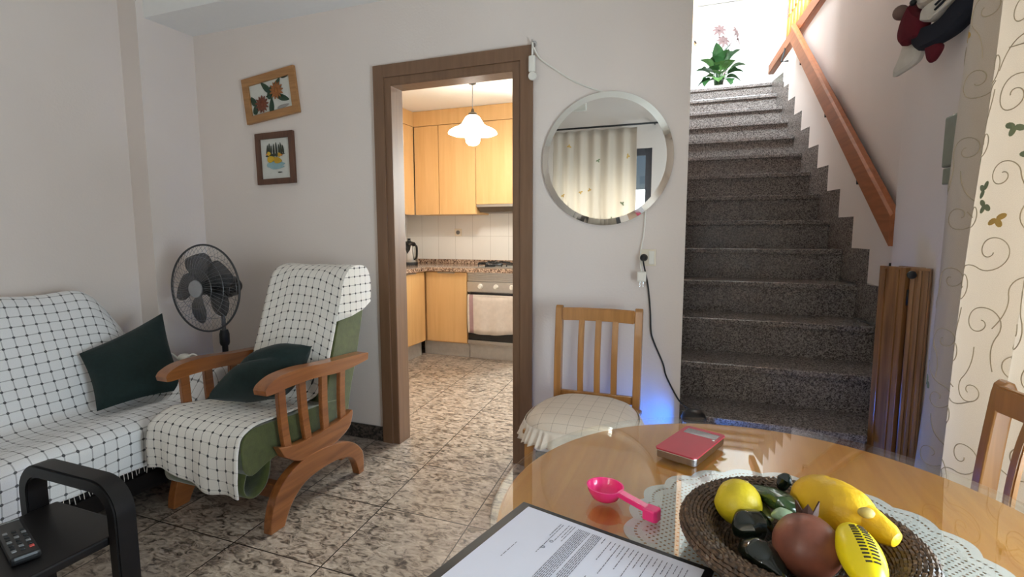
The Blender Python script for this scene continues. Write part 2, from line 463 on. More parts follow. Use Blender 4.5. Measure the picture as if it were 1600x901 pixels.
TOWEL = plain('white_tea_towel_cloth', (206, 196, 186), 0.95, bmp=0.3)
TOWELS = plain('mauve_towel_stripe', (158, 128, 130), 0.95)
ORANGEP = plain('orange_plastic', (226, 86, 34), 0.4)
PINKP = plain('hot_pink_plastic', (252, 56, 134), 0.22, coat=0.3, var=0.02)
PHONER = plain('red_case_leather', (172, 40, 58), 0.4, bmp=0.15, bscale=900)
PHONES = plain('phone_screen_glass', (150, 140, 140), 0.05, 0.6, coat=1.0)
PHONEM = plain('silver_phone_rim', (150, 140, 138), 0.2, 1.0)
PAPER = plain('white_printed_paper', (226, 226, 238), 0.8, var=0.01)
INK = plain('grey_ink', (118, 118, 128), 0.8)
RATTAN = None
LEMON = plain('lemon_peel', (216, 190, 32), 0.45, var=0.08, vscale=25, bmp=0.5, bscale=160)
LEMON2 = plain('ripe_lemon_peel', (228, 178, 28), 0.42, var=0.1, vscale=18, bmp=0.6, bscale=130)
LEMSCAR = plain('pale_peel_scar', (196, 170, 96), 0.6, var=0.2)
YELLP = plain('yellow_plastic', (248, 222, 20), 0.3, var=0.01)
SLOT = plain('dark_slot', (60, 46, 16), 0.7)
POMEG = plain('pomegranate_skin', (128, 74, 56), 0.42, var=0.3, vscale=22, bmp=0.15, bscale=120)
POMCR = plain('dry_crown', (70, 40, 28), 0.7)
PEPPER = plain('dark_green_pepper_skin', (18, 26, 18), 0.16, coat=0.5, var=0.3)
PEPPER2 = plain('glossy_green_skin', (58, 82, 44), 0.16, coat=0.6, var=0.25, vscale=60)
PEPPER3 = plain('pale_green_skin', (150, 172, 138), 0.25, coat=0.4, var=0.15, vscale=60)
SMOKE = None

# ------------------------------------------------------------------ room shell
YW = 2.42                      # living-room face of the back wall
DX0, DX1, DZ = -1.60, -0.897, 1.985   # door opening
def Wst(y): return 0.829 - 0.071 * (y - 3.267)       # right stairwell wall
def Lst(y): return -0.095 - 0.050 * (y - 2.42)       # left stairwell wall
R_, RUN, Y3 = 0.183, 0.2815, 2.7044                  # rise, run, nosing of step 3
def nose(k): return Y3 + (k - 3) * RUN
LAND = R_ * 15

b = BM(); box(b, -3.6, 2.8, -1.6, 5.1, -0.1, 0.0); struct('floor', b, FLOOR)
b = BM()
box(b, -3.40, DX0 - 0.0, YW, YW + 0.09, 0, 2.745); box(b, DX0, DX1, YW, YW + 0.09, DZ, 2.745); box(b, DX1, -0.40, YW, YW + 0.09, 0, 2.745)
prism(b, [(-0.40, YW), (-0.086, YW), (-0.086 - 0.05 * 0.09 - 0.006, YW + 0.09), (-0.40, YW + 0.09)], 'Z', 0, 2.745)
bmesh.ops.remove_doubles(b, verts=b.verts, dist=1e-5)
struct('wall_back', b, WALL)
b = BM()
box(b, -3.30, -3.18, -0.60, YW, 0, 2.62); box(b, -3.18, -3.03, 2.078, YW, 0, 2.62)
struct('wall_left', b, WALL)
b = BM(); box(b, -3.30, 0.97, -0.72, YW, 2.62, 2.745); box(b, -3.18, -0.086, 2.12, YW, 2.415, 2.62)
struct('ceiling', b, CEIL)
# right wall with balcony-door opening (Y -0.10..2.02)
b = BM()
box(b, 0.80, 0.98, 1.98, 2.81, 0, 2.745); box(b, 0.80, 0.98, -0.60, -0.10, 0, 2.62); box(b, 0.80, 0.98, -0.10, 1.98, 2.12, 2.62)
struct('wall_right', b, WALL)
# rear wall behind the camera, with glazed door opening X -1.55..-0.53
b = BM()
box(b, -3.30, -1.55, -0.67, -0.55, 0, 2.62); box(b, -0.53, 0.98, -0.67, -0.55, 0, 2.62); box(b, -1.55, -0.53, -0.67, -0.55, 2.04, 2.62)
struct('wall_rear', b, WALL)
ALU = plain('dark_grey_window_frame', (70, 72, 80), 0.35, 0.4)
def glazed(name, x0, x1, y0, y1, z1, axis):
    t = bpy.data.objects.new(name, None); COL.objects.link(t); t['kind'] = 'structure'; WL[t.name] = Vector(((x0 + x1) / 2, (y0 + y1) / 2, 0)); t.location = WL[t.name]
    f = BM(); w = 0.065
    if axis == 'X':
        for a, c in ((x0, x0 + w), (x1 - w, x1), ((x0 + x1) / 2 - w / 2, (x0 + x1) / 2 + w / 2)): box(f, a, c, y0, y1, 0, z1, 0.004)
        for a, c in ((0, 0.1), (z1 - w, z1)): box(f, x0 + w * 0.9, x1 - w * 0.9, y0 + 0.004, y1 - 0.004, a, c)
        g = BM(); box(g, x0 + 0.04, x1 - 0.04, (y0 + y1) / 2 - 0.003, (y0 + y1) / 2 + 0.003, 0.08, z1 - 0.04)
    else:
        for a, c in ((y0, y0 + w), (y1 - w, y1), ((y0 + y1) / 2 - w / 2, (y0 + y1) / 2 + w / 2)): box(f, x0, x1, a, c, 0, z1, 0.004)
        for a, c in ((0, 0.1), (z1 - w, z1)): box(f, x0 + 0.004, x1 - 0.004, y0 + w * 0.9, y1 - w * 0.9, a, c)
        g = BM(); box(g, (x0 + x1) / 2 - 0.003, (x0 + x1) / 2 + 0.003, y0 + 0.04, y1 - 0.04, 0.08, z1 - 0.04)
    obj('window_frame', f, ALU, t); obj('window_glass', g, PANE, t)
glazed('window_1', -1.55, -0.53, -0.64, -0.58, 2.04, 'X')
glazed('window_2', 0.86, 0.92, -0.10, 1.98, 2.12, 'Y')
# door casing (jambs with raised architrave)
b = BM()
cw = 0.096
def casing(b, y0, y1):
    P = [(DX0 - cw, 0), (DX0 - cw, DZ + cw), (DX1 + cw, DZ + cw), (DX1 + cw, 0), (DX1 - 0.004, 0), (DX1 - 0.004, DZ - 0.004), (DX0 + 0.004, DZ - 0.004), (DX0 + 0.004, 0)]
    prism(b, P, 'Y', y0, y1, 0.004)
casing(b, YW - 0.014, YW + 0.0)
# outer raised lip of architrave
P = [(DX0 - cw - 0.004, 0), (DX0 - cw - 0.004, DZ + cw + 0.004), (DX1 + cw + 0.004, DZ + cw + 0.004), (DX1 + cw + 0.004, 0), (DX1 + cw - 0.062, 0), (DX1 + cw - 0.062, DZ + cw - 0.062), (DX0 - cw + 0.062, DZ + cw - 0.062), (DX0 - cw + 0.062, 0)]
prism(b, P, 'Y', YW - 0.022, YW - 0.012, 0.003)
P = [(DX0 - 0.002, 0), (DX0 - 0.002, DZ + 0.002), (DX1 + 0.002, DZ + 0.002), (DX1 + 0.002, 0), (DX1 - 0.008, 0), (DX1 - 0.008, DZ - 0.010), (DX0 + 0.006, DZ - 0.010), (DX0 + 0.006, 0)]
prism(b, P, 'Y', YW - 0.012, YW + 0.098, 0.002)
struct('door_1', b, DOORW)
b = BM(); box(b, -3.03, DX0 - cw - 0.004, YW - 0.012, YW, 0, 0.085, 0.003); struct('baseboard_back', b, BASEG)
b = BM(); box(b, -3.18, -3.168, -0.55, 2.078, 0, 0.085, 0.003); struct('baseboard_left', b, BASEG)
b = BM(); box(b, DX1 + cw + 0.004, -0.09, YW - 0.012, YW, 0, 0.085, 0.003); struct('baseboard_back_right', b, BASEG)

# ------------------------------------------------------------------ stairwell and upper landing shell
b = BM()
prism(b, [(Wst(2.81), 2.81), (Wst(5.75), 5.75), (Wst(5.75) + 0.12, 5.75), (Wst(2.81) + 0.14, 2.81)], 'Z', 0, 2.86)
struct('wall_stairwell_right', b, WALL)
b = BM()
prism(b, [(Lst(2.51), 2.51), (Lst(6.10), 6.10), (-0.55, 6.10), (-0.40, 5.10), (-0.40, 2.51)], 'Z', 0, 2.735)
prism(b, [(Lst(2.42) - 0.004, 2.42), (Lst(6.10), 6.10), (Lst(6.10) - 0.12, 6.10), (Lst(2.42) - 0.12, 2.42)], 'Z', 2.745, 5.2)
struct('wall_stairwell_left', b, WALL)
UP = plain('upstairs_white_paint', (240, 239, 235), 0.7, var=0.01)
b = BM(); box(b, -1.4, 2.9, 7.2, 7.32, 2.745, 5.2); struct('wall_landing_back', b, UP)
b = BM(); prism(b, [(-0.255, 6.10), (-0.270, 7.2), (-0.40, 7.2), (-0.40, 6.10)], 'Z', 2.745, 5.2); struct('wall_landing_left', b, UP)
b = BM(); box(b, -0.4, 2.9, 6.10, 7.2, 2.60, 2.742); prism(b, [(Wst(5.75) + 0.12, 5.75), (Wst(2.81) + 0.14, 2.81), (2.9, 2.81), (2.9, 6.10), (Wst(5.75) + 0.11, 6.10)], 'Z', 2.60, 2.742)
struct('floor_landing', b, STAIRG)
b = BM(); box(b, -1.4, 2.9, 2.30, 7.32, 5.2, 5.3); box(b, -0.4, 2.9, 2.42, 4.1, 3.55, 3.65); struct('ceiling_landing', b, UP)  # low slab added out of view to keep upstairs light off the lower steps
b = BM(); box(b, -0.4, -0.18, 4.1, 4.2, 3.65, 5.2); box(b, 0.62, 2.9, 4.1, 4.2, 3.65, 5.2); box(b, -0.18, 0.62, 4.1, 4.2, 3.65, 3.85); box(b, -0.18, 0.62, 4.1, 4.2, 4.85, 5.2); struct('wall_above_stairs', b, UP)  # unseen wall added with the low slab, open for the added window
t = bpy.data.objects.new('added_stair_window', None); COL.objects.link(t); t['kind'] = 'structure'; WL[t.name] = Vector((0.22, 4.15, 3.85)); t.location = WL[t.name]  # unseen window added so daylight reaches the upper risers
f = BM()
for a, c in ((-0.18, -0.13), (0.57, 0.62)): box(f, a, c, 4.12, 4.18, 3.85, 4.85)
for a, c in ((3.85, 3.90), (4.80, 4.85)): box(f, -0.14, 0.58, 4.124, 4.176, a, c)
obj('window_frame', f, WHITEP, t)
f = BM(); box(f, -0.15, 0.59, 4.148, 4.152, 3.88, 4.82); obj('window_glass', f, PANE, t)
b = BM(); box(b, -0.4, 2.9, 2.30, 2.42, 2.745, 5.2); struct('wall_landing_front', b, UP)
b = BM()
box(b, 2.78, 2.9, 2.42, 4.6, 2.745, 5.2); box(b, 2.78, 2.9, 6.9, 7.2, 2.745, 5.2); box(b, 2.78, 2.9, 4.6, 6.9, 2.745, 3.3); box(b, 2.78, 2.9, 4.6, 6.9, 4.9, 5.2)
struct('wall_landing_right', b, UP)
t = bpy.data.objects.new('added_landing_window', None); COL.objects.link(t); t['kind'] = 'structure'; WL[t.name] = Vector((2.84, 5.75, 3.3)); t.location = WL[t.name]  # unseen window added to bring daylight onto the landing
f = BM()
for a, c in ((4.6, 4.66), (6.84, 6.9), (5.72, 5.78)): box(f, 2.81, 2.87, a, c, 3.3, 4.9)
for a, c in ((3.3, 3.36), (4.84, 4.9)): box(f, 2.814, 2.866, 4.65, 6.85, a, c)
obj('window_frame', f, WHITEP, t)
f = BM(); box(f, 2.838, 2.842, 4.64, 6.86, 3.34, 4.86); obj('window_glass', f, PANE, t)

# steps
st = thing('staircase', 'grey granite staircase climbing to the bright landing right of the round mirror', 'staircase', (0.35, 2.14, 0))
for k in range(1, 16):
    y = nose(k); z = R_ * k
    def xr(yy): return Wst(yy) - 0.045
    last = k == 15
    y2 = y + RUN + 0.03 if not last else 6.099
    r0 = 0.655 if k <= 2 else xr(y); r1 = 0.655 if k <= 2 else xr(y2)
    if k == 2:
        tb = BM(); prism(tb, [(-0.08, y), (0.655, y), (0.655, 2.505), (0.79, 2.505), (0.79, y2), (Lst(y2), y2), (Lst(2.44), 2.44), (-0.08, 2.44)], 'Z', z - 0.03, z, 0.003)
    elif not last:
        tb = BM(); prism(tb, [(Lst(y) if y > 2.43 else -0.08, y), (r0, y), (r1, y2), (Lst(y2) if y > 2.43 else -0.08, y2)], 'Z', z - 0.03, z, 0.004)
    else:
        tb = BM(); prism(tb, [(Lst(y) if y < 6.1 else -.28, y), (r0, y), (r1 , y2), (Lst(y2), y2)], 'Z', z - 0.03, z + 0.0005, 0.004)
    obj('tread', tb, STAIRG, st)
    rb = BM(); yr = y + 0.022
    if k <= 2: box(rb, -0.08, 0.653, yr, yr + 0.02, z - R_, z - 0.03)
    else: prism(rb, [(Lst(yr) if yr > 2.43 else -0.08, yr), (xr(yr), yr), (xr(yr), yr + 0.02), (Lst(yr), yr + 0.02)], 'Z', z - R_, z - 0.03)
    obj('riser', rb, STAIRG, st)
    if k >= 4:   # sawtooth skirting plate on the right-hand wall, ahead of this riser
        yf = y - RUN + 0.004
        A = Vector((xr(y) - 0.002, y + 0.02, 0)); B = Vector((Wst(yf) - 0.002, yf, 0))
        pb = BM()
        vs = []
        for zz in (z - R_ + 0.0, z + 0.012):
            vs.append([pb.verts.new((A.x, A.y, zz)), pb.verts.new((B.x, B.y, zz)), pb.verts.new((Wst(yf) + 0.004, yf + 0.001, zz)), pb.verts.new((Wst(y) + 0.004, y + 0.02, zz))])
        for i in range(4):
            pb.faces.new([vs[0][i], vs[0][(i + 1) % 4], vs[1][(i + 1) % 4], vs[1][i]])
        pb.faces.new(vs[0][::-1]); pb.faces.new(vs[1])
        bmesh.ops.recalc_face_normals(pb, faces=pb.faces)
        obj('skirting_plate', pb, STAIRG, st)
    if 2 <= k <= 7:
        yf = max(y - RUN, 2.425)
        pb = BM(); prism(pb, [(Lst(yf) - 0.002, yf), (Lst(y) - 0.002, y + 0.02), (Lst(y) + 0.012, y + 0.02), (Lst(yf) + 0.012, yf)], 'Z', z - R_ , z + 0.012)
        obj('skirting_plate', pb, STAIRG, st)

# handrail on the right stair wall
def on_rail(y, off=0.055): return Wst(y) - off
hr = thing('handrail', 'reddish wooden handrail sloping up the right stairwell wall', 'handrail', (0.8, 2.87, 1.17))
pts = [(on_rail(y), y, 1.25 + (y - 2.868) * (2.90 - 1.245) / (5.165 - 2.868)) for y in (2.815, 5.165)]
hb = BM(); t = bmesh.new()
prof = [(-0.022, -0.062), (0.022, -0.062), (0.022, 0.05), (0.012, 0.062), (-0.012, 0.062), (-0.022, 0.05)]
A = [t.verts.new((pts[0][0] + p[0], pts[0][1], pts[0][2] + p[1] * 1.2)) for p in prof]; B = [t.verts.new((pts[1][0] + p[0], pts[1][1], pts[1][2] + p[1] * 1.2)) for p in prof]
t.faces.new(A); t.faces.new(B[::-1])
for i in range(6): t.faces.new([A[i], B[i], B[(i + 1) % 6], A[(i + 1) % 6]])
bmesh.ops.recalc_face_normals(t, faces=t.faces); merge(hb, t)
obj('rail', hb, RAILW, hr)
for y in (3.35, 4.05, 4.85):
    z = 1.25 + (y - 2.868) * 0.7205
    bb = BM(); tube(bb, [(Wst(y) + 0.002, y, z - 0.13), (on_rail(y) - 0.0, y, z - 0.13), (on_rail(y), y, z - 0.075)], 0.007, 8)
    lathe(bb, [(0, 0), (0.022, 0), (0.022, 0.006), (0, 0.008)], (Wst(y) + 0.001, y, z - 0.13), 12, Matrix.Rotation(-PI / 2, 4, 'Y'))
    obj('bracket', bb, IRON, hr)

# balustrade on top of the stairwell wall
bl = thing('balustrade', 'orange wooden balustrade with turned spindles above the stairwell wall', 'balustrade', (0.68, 5.75, 2.86))
def Wb(y): return Wst(y) + 0.0
cb = BM(); bar(cb, [(Wb(6.5) + 0.0, 6.45, 2.965), (Wb(5.72), 5.72, 2.965), (Wb(3.2), 3.2, 2.895)], 0.06, 0.10, Vector((1, 0, 0)), bev=0.006); obj('bottom_rail', cb, RAILW, bl)
nb = BM(); x = Wb(5.72) + 0.012; box(nb, x - 0.022, x + 0.022, 5.70, 5.745, 3.012, 4.05, 0.006); box(nb, x - 0.03, x + 0.03, 5.69, 5.755, 4.0, 4.06, 0.01); obj('newel_post', nb, wood('dark_red_post_wood', (96, 44, 32), (128, 62, 46), 'Z'), bl)
sp_me = None
y = 5.60
while y > 4.3:
    x = Wb(y); z0 = 2.9 + (y - 3.2) * 0.0278 + 0.045
    prof = [(0, 0), (0.03, 0), (0.03, 0.16), (0.018, 0.18), (0.026, 0.20), (0.018, 0.22), (0.028, 0.36), (0.034, 0.44), (0.02, 0.52), (0.027, 0.54), (0.02, 0.56), (0.03, 0.72), (0.02, 0.86), (0.028, 0.88), (0.028, 1.02), (0, 1.02)]
    sb = BM(); lathe(sb, prof, (x, y, z0), 12); obj('spindle', sb, BAMBOO, bl); y -= 0.125
tb = BM(); bar(tb, [(Wb(5.74), 5.74, 4.06), (Wb(4.2), 4.2, 4.02)], 0.07, 0.05, Vector((1, 0, 0)), bev=0.008); obj('top_rail', tb, RAILW, bl)
bb = BM(); tube(bb, [(Wst(5.6) - 0.001, 5.6, 2.80), (Wst(5.6) - 0.06, 5.6, 2.80), (Wst(5.6) - 0.03, 5.62, 2.925)], 0.008, 8); obj('bracket', bb, IRON, bl)

# door, trim and switch on the landing
ORDW = wood('pale_orange_door_wood', (206, 150, 100), (222, 170, 122), 'Z', 0.6)
b = BM(); prism(b, [(6.45, 3.27), (6.75, 3.42), (6.75, 4.85), (6.45, 4.85)], 'X', -0.262, -0.176, 0.004)
wp = thing('wall_panel', 'pale orange wooden panel high on the landing wall left of the plant', 'wooden panel', (-0.22, 6.6, 3.27)); obj('board', b, ORDW, wp)
b = BM(); tube(b, [(-0.20, 6.452, 3.36), (-0.20, 6.42, 3.36), (-0.185, 6.41, 3.33)], 0.008, 8); obj('peg', b, IRON, wp)
b = BM(); box(b, -0.23, 0.42, 7.17, 7.2, 4.03, 4.05, 0.002); struct('trim_1', b, plain('grey_wall_trim', (176, 172, 166), 0.6))
b = BM(); box(b, 0.26, 0.345, 7.188, 7.2, 3.72, 3.80, 0.004); box(b, 0.275, 0.33, 7.183, 7.19, 3.735, 3.785, 0.003)
tag(obj('light_switch', b, CREAMP), 'cream light switch on the white landing wall behind the plant', 'light switch')

# potted plant on the top step
pl = thing('potted_plant', 'leafy green plant with pale star flowers standing on the top landing', 'plant', (0.068, 6.75, LAND))
pb = BM(); lathe(pb, [(0, 0.001), (0.085, 0.001), (0.105, 0.14), (0.114, 0.14), (0.114, 0.165), (0.096, 0.165), (0.092, 0.14), (0, 0.14)], (0.068, 6.75, LAND), 24); obj('pot', pb, plain('white_pot_glaze', (220, 216, 208), 0.3), pl)
LEAF = plain('dark_green_leaf', (46, 84, 44), 0.4, var=0.3, vscale=20); LEAF2 = plain('mid_green_leaf', (84, 122, 66), 0.4, var=0.3, vscale=20); PET = plain('pale_pink_petal', (120, 96, 94), 0.6)
STEMM = plain('green_stem', (96, 130, 70), 0.5)
def leafmesh(bm, base, tip, width, up=Vector((0, 0, 1)), curl=0.15, lobes=0):
    base, tip = Vector(base), Vector(tip); d = tip - base; L_ = d.length; d.normalize()
    s = d.cross(up); s = s.normalized() if s.length > 1e-4 else Vector((1, 0, 0)); n = s.cross(d)
    nv = 10; top = []
    for i in range(nv + 1):
        t = i / nv; w = width * (math.sin(PI * t ** 0.75) ** 0.8 if 0 < t < 1 else 0.02) * (1 + (0.22 * math.sin(t * PI * 5) if lobes else 0))
        c = base + d * (L_ * t) + n * (curl * L_ * math.sin(PI * t)); 
        top.append([bm.verts.new(c - s * w + n * w * 0.35), bm.verts.new(c), bm.verts.new(c + s * w + n * w * 0.35)])
    for A, B in zip(top, top[1:]):
        for k in range(2):
            f = bm.faces.new([A[k], A[k + 1], B[k + 1], B[k]]); f.smooth = True
SOL = ('SOLIDIFY', {'thickness': 0.002, 'offset': 0})
c0 = Vector((0.068, 6.75, LAND + 0.22))
leaves = [(-0.16, -0.05, 0.20, .06, 0), (0.17, -0.02, 0.26, .075, 1), (0.20, -0.04, 0.06, .055, 1), (-0.13, -0.08, 0.02, .045, 1), (-0.05, -0.12, 0.20, .06, 0), (0.07, -0.13, 0.24, .065, 0), (0.02, -0.12, 0.06, .055, 0), (0.10, 0.02, 0.34, .05, 1), (-0.08, 0.04, 0.30, .05, 0), (0.22, 0.03, 0.14, .05, 0), (-0.19, 0.0, 0.12, .05, 1), (0.0, 0.08, 0.28, .055, 0), (0.05, -0.14, 0.14, .06, 1), (-0.09, -0.13, 0.10, .06, 1), (-0.03, -0.10, 0.32, .045, 0), (0.13, -0.10, 0.15, .06, 0), (-0.11, -0.10, -0.05, .055, 0), (0.10, -0.11, -0.06, .055, 1), (0.0, -0.14, -0.03, .055, 0), (0.18, -0.05, -0.02, .05, 0), (-0.17, -0.03, -0.03, .05, 1)]
for i, (dx, dy, dz, w, lo) in enumerate(leaves):
    lb = BM(); dx, dy, dz, w = dx * 1.35, dy * 1.35, dz * 1.3, w * 1.5; tip = c0 + Vector((dx, dy, dz)); mid = c0.lerp(tip, 0.35) + Vector((0, 0, 0.05))
    leafmesh(lb, mid, tip, w, curl=0.12, lobes=lo); 
    tube(lb, smoothpath([c0 + Vector((dx * .1, dy * .1, -0.13)), c0.lerp(mid, .6) + Vector((0, 0, .02)), mid], 4), 0.004, 6)
    bmesh.ops.remove_doubles(lb, verts=lb.verts, dist=0.0008)
    obj('leaf', lb, LEAF if i % 3 else LEAF2, pl)
for i, (dx, dy, dz, face) in enumerate([(-0.01, -0.06, 0.42, 0.2), (0.14, -0.03, 0.40, 1.1), (0.16, -0.02, 0.34, 1.4), (0.03, -0.05, 0.33, 0.4)]):
    fb = BM(); c = c0 + Vector((dx * 1.2, dy, dz * 1.36))
    ax = Vector((math.sin(face), -math.cos(face), 0.35)).normalized(); a = ax.orthogonal().normalized(); q = ax.cross(a)
    for k in range(8):
        th = 2 * PI * k / 8; d = a * math.cos(th) + q * math.sin(th)
        leafmesh(fb, c + d * 0.008, c + d * 0.085 - ax * 0.01, 0.018, up=ax, curl=0.1)
    ellipsoid(fb, c, (0.013,) * 3, None, 10, 6)
    tube(fb, smoothpath([c0 + Vector((dx * .2, 0, -0.12)), c0.lerp(c, .6) + Vector((0, 0, .03)), c], 5), 0.004, 6)
    obj('flower', fb, [PET], pl)

# ------------------------------------------------------------------ kitchen
KX, KY = -3.12, 4.97
b = BM(); box(b, -3.3, -1.34, KY, KY + 0.12, 0, 2.5); box(b, -0.52, -0.40, KY, KY + 0.12, 0, 2.5); box(b, -1.34, -0.52, KY, KY + 0.12, 0, 1.0); box(b, -1.34, -0.52, KY, KY + 0.12, 2.15, 2.5); struct('wall_kitchen_back', b, WTILE)
t = bpy.data.objects.new('added_kitchen_window', None); COL.objects.link(t); t['kind'] = 'structure'; WL[t.name] = Vector((-0.93, KY + 0.06, 1.0)); t.location = WL[t.name]  # unseen window added to brighten the kitchen floor
f = BM()
for a, c in ((-1.34, -1.29), (-0.955, -0.905), (-0.57, -0.52)): box(f, a, c, KY + 0.03, KY + 0.09, 1.0, 2.15)
for a, c in ((1.0, 1.05), (2.10, 2.15)): box(f, -1.30, -0.56, KY + 0.034, KY + 0.086, a, c)
obj('window_frame', f, WHITEP, t)
f = BM(); box(f, -1.31, -0.55, KY + 0.058, KY + 0.062, 1.03, 2.12); obj('window_glass', f, PANE, t)
b = BM(); box(b, -3.3, KX, 2.51, KY, 0, 2.5); struct('wall_kitchen_left', b, WTILE)
b = BM(); box(b, -3.3, -0.40, 2.51, KY + 0.12, 2.42, 2.5); struct('ceiling_kitchen', b, CEIL)
FX = -2.545; FY = 4.362            # cabinet door faces
def door_panel(bm, x0, x1, y0, y1, z0, z1): box(bm, x0, x1, y0, y1, z0, z1, 0.003)
# left run of base units
def base_left(y0, y1, lab):
    t = thing('base_cabinet', lab, 'cabinet', ((KX + FX) / 2, (y0 + y1) / 2, 0.0), 'golden kitchen base cabinets')
    q = BM(); box(q, KX + 0.001, FX - 0.02, y0, y1, 0.14, 0.832); obj('body', q, CABW, t)
    q = BM(); door_panel(q, FX - 0.019, FX, y0 + 0.002, y1 - 0.002, 0.15, 0.828); d = obj('door', q, CABW, t)
    q = BM(); box(q, FX, FX + 0.012, (y0 + y1) / 2 - 0.08, (y0 + y1) / 2 + 0.08, 0.815, 0.827, 0.002); obj('handle', q, STEEL, d)
    q = BM(); box(q, FX - 0.065, FX - 0.05, y0, y1, 0.001, 0.14); obj('plinth', q, PLINTHM, t)
base_left(3.84, 4.34, 'golden wood base cabinet on the left kitchen wall beside the corner')
base_left(3.30, 3.838, 'golden wood base cabinet on the left kitchen wall nearest the doorway')
t = thing('base_cabinet', 'golden wood corner base cabinet left of the oven', 'cabinet', (-2.6, 4.66, 0), 'golden kitchen base cabinets')
q = BM(); box(q, KX + 0.001, -2.102, FY + 0.02, KY - 0.001, 0.14, 0.832); obj('body', q, CABW, t)
q = BM(); door_panel(q, FX + 0.004, -2.104, FY, FY + 0.019, 0.15, 0.828); d = obj('door', q, CABW, t)
q = BM(); box(q, -2.41, -2.23, FY - 0.012, FY, 0.815, 0.827, 0.002); obj('handle', q, STEEL, d)
q = BM(); box(q, FX - 0.05, -2.104, FY + 0.05, FY + 0.065, 0.001, 0.14); obj('plinth', q, PLINTHM, t)
# oven
ov = thing('oven', 'steel built-in oven with black glass door and three white knobs', 'oven', (-1.80, 4.66, 0.0))
OX0, OX1 = -2.098, -1.50
q = BM(); box(q, OX0, OX1, FY + 0.025, KY - 0.001, 0.13, 0.832); obj('body', q, STEEL, ov)
q = BM()
for i in range(5):
    z = 0.832 - i * 0.016; prism(q, [(FY - 0.004, z), (FY - 0.004, z - 0.010), (FY + 0.03, z - 0.014), (FY + 0.03, z - 0.002)], 'X', OX0 + 0.004, OX1 - 0.004)
box(q, OX0 + 0.004, OX1 - 0.004, FY + 0.026, FY + 0.036, 0.748, 0.832)
obj('vent_grille', q, STEEL, ov)
q = BM(); box(q, OX0 + 0.002, OX1 - 0.002, FY - 0.006, FY + 0.024, 0.648, 0.745, 0.003); obj('control_panel', q, STEEL, ov)
for x in (-1.958, -1.80, -1.642):
    q = BM(); lathe(q, [(0, 0), (0.024, 0), (0.024, 0.006), (0.019, 0.010), (0.017, 0.028), (0, 0.03)], (x, FY - 0.006, 0.703), 20, Matrix.Rotation(PI / 2, 4, 'X'))
    box(q, x - 0.004, x + 0.004, FY - 0.042, FY - 0.03, 0.686, 0.72, 0.002); k_ = obj('knob', q, WHITEP, ov)
q = BM(); box(q, OX0 + 0.012, OX1 - 0.012, FY - 0.012, FY + 0.024, 0.19, 0.643, 0.004); obj('door', q, DARKGL, ov)
q = BM(); tube(q, [(OX0 + 0.06, FY - 0.012, 0.615), (OX0 + 0.06, FY - 0.05, 0.615), (OX1 - 0.06, FY - 0.05, 0.615), (OX1 - 0.06, FY - 0.012, 0.615)], 0.009, 10); obj('door_handle', q, STEEL, ov)
q = BM(); box(q, OX0 + 0.002, OX1 - 0.002, FY - 0.008, FY + 0.03, 0.152, 0.186, 0.003); obj('bottom_trim', q, STEEL, ov)
q = BM(); box(q, OX0, OX1, FY + 0.05, FY + 0.065, 0.001, 0.13); obj('plinth', q, PLINTHM, ov)
# towel over the oven handle
q = BM(); nu, nv = 26, 22
tx0, tx1 = -2.068, -1.57
def tw(i, j):
    u = i / nu; s = j / nv
    x = tx0 + (tx1 - tx0) * u
    path = [(FY - 0.036, 0.50), (FY - 0.036, 0.60), (FY - 0.044, 0.628), (FY - 0.056, 0.628), (FY - 0.064, 0.60), (FY - 0.064, 0.44), (FY - 0.062, 0.27)]
    k = s * (len(path) - 1); a = int(min(k, len(path) - 2)); f = k - a
    y = path[a][0] * (1 - f) + path[a + 1][0] * f; z = path[a][1] * (1 - f) + path[a + 1][1] * f
    dr = max(0, s - 0.55); sag = 0.02 * math.sin(PI * u) * (s > 0.5)
    y -= 0.010 * dr * 2 * (1 + math.sin(u * 19 + s * 3)); z -= sag - 0.02 * u * (s > 0.9)
    return Vector((x + 0.012 * dr, y, z))
grid(q, tw, nu, nv)
for f in q.faces:
    cx = sum(v.co.x for v in f.verts) / len(f.verts); f.material_index = 1 if (cx < tx0 + 0.062 and cx > tx0 + 0.02) else 0
tag(obj('tea_towel', q, [TOWEL, TOWELS], mods=[('SOLIDIFY', {'thickness': 0.003, 'offset': 0})]), 'white tea towel with a mauve edge stripe hanging on the oven door', 'towel')
# worktop L with upstand
wt = thing('worktop', 'speckled brown granite L-shaped kitchen worktop over the cabinets', 'worktop', (-2.4, 4.6, 0.832))
q = BM(); prism(q, [(KX + 0.001, 3.28), (FX + 0.03, 3.28), (FX + 0.03, FY - 0.03), (-1.42, FY - 0.03), (-1.42, KY - 0.001), (KX + 0.001, KY - 0.001)], 'Z', 0.834, 0.872, 0.004); obj('slab', q, COUNTG, wt)
q = BM(); prism(q, [(KX + 0.001, 3.28), (KX + 0.021, 3.28), (KX + 0.021, KY - 0.021), (-1.42, KY - 0.021), (-1.42, KY - 0.001), (KX + 0.001, KY - 0.001)], 'Z', 0.872, 0.918, 0.003); obj('upstand', q, COUNTG, wt)
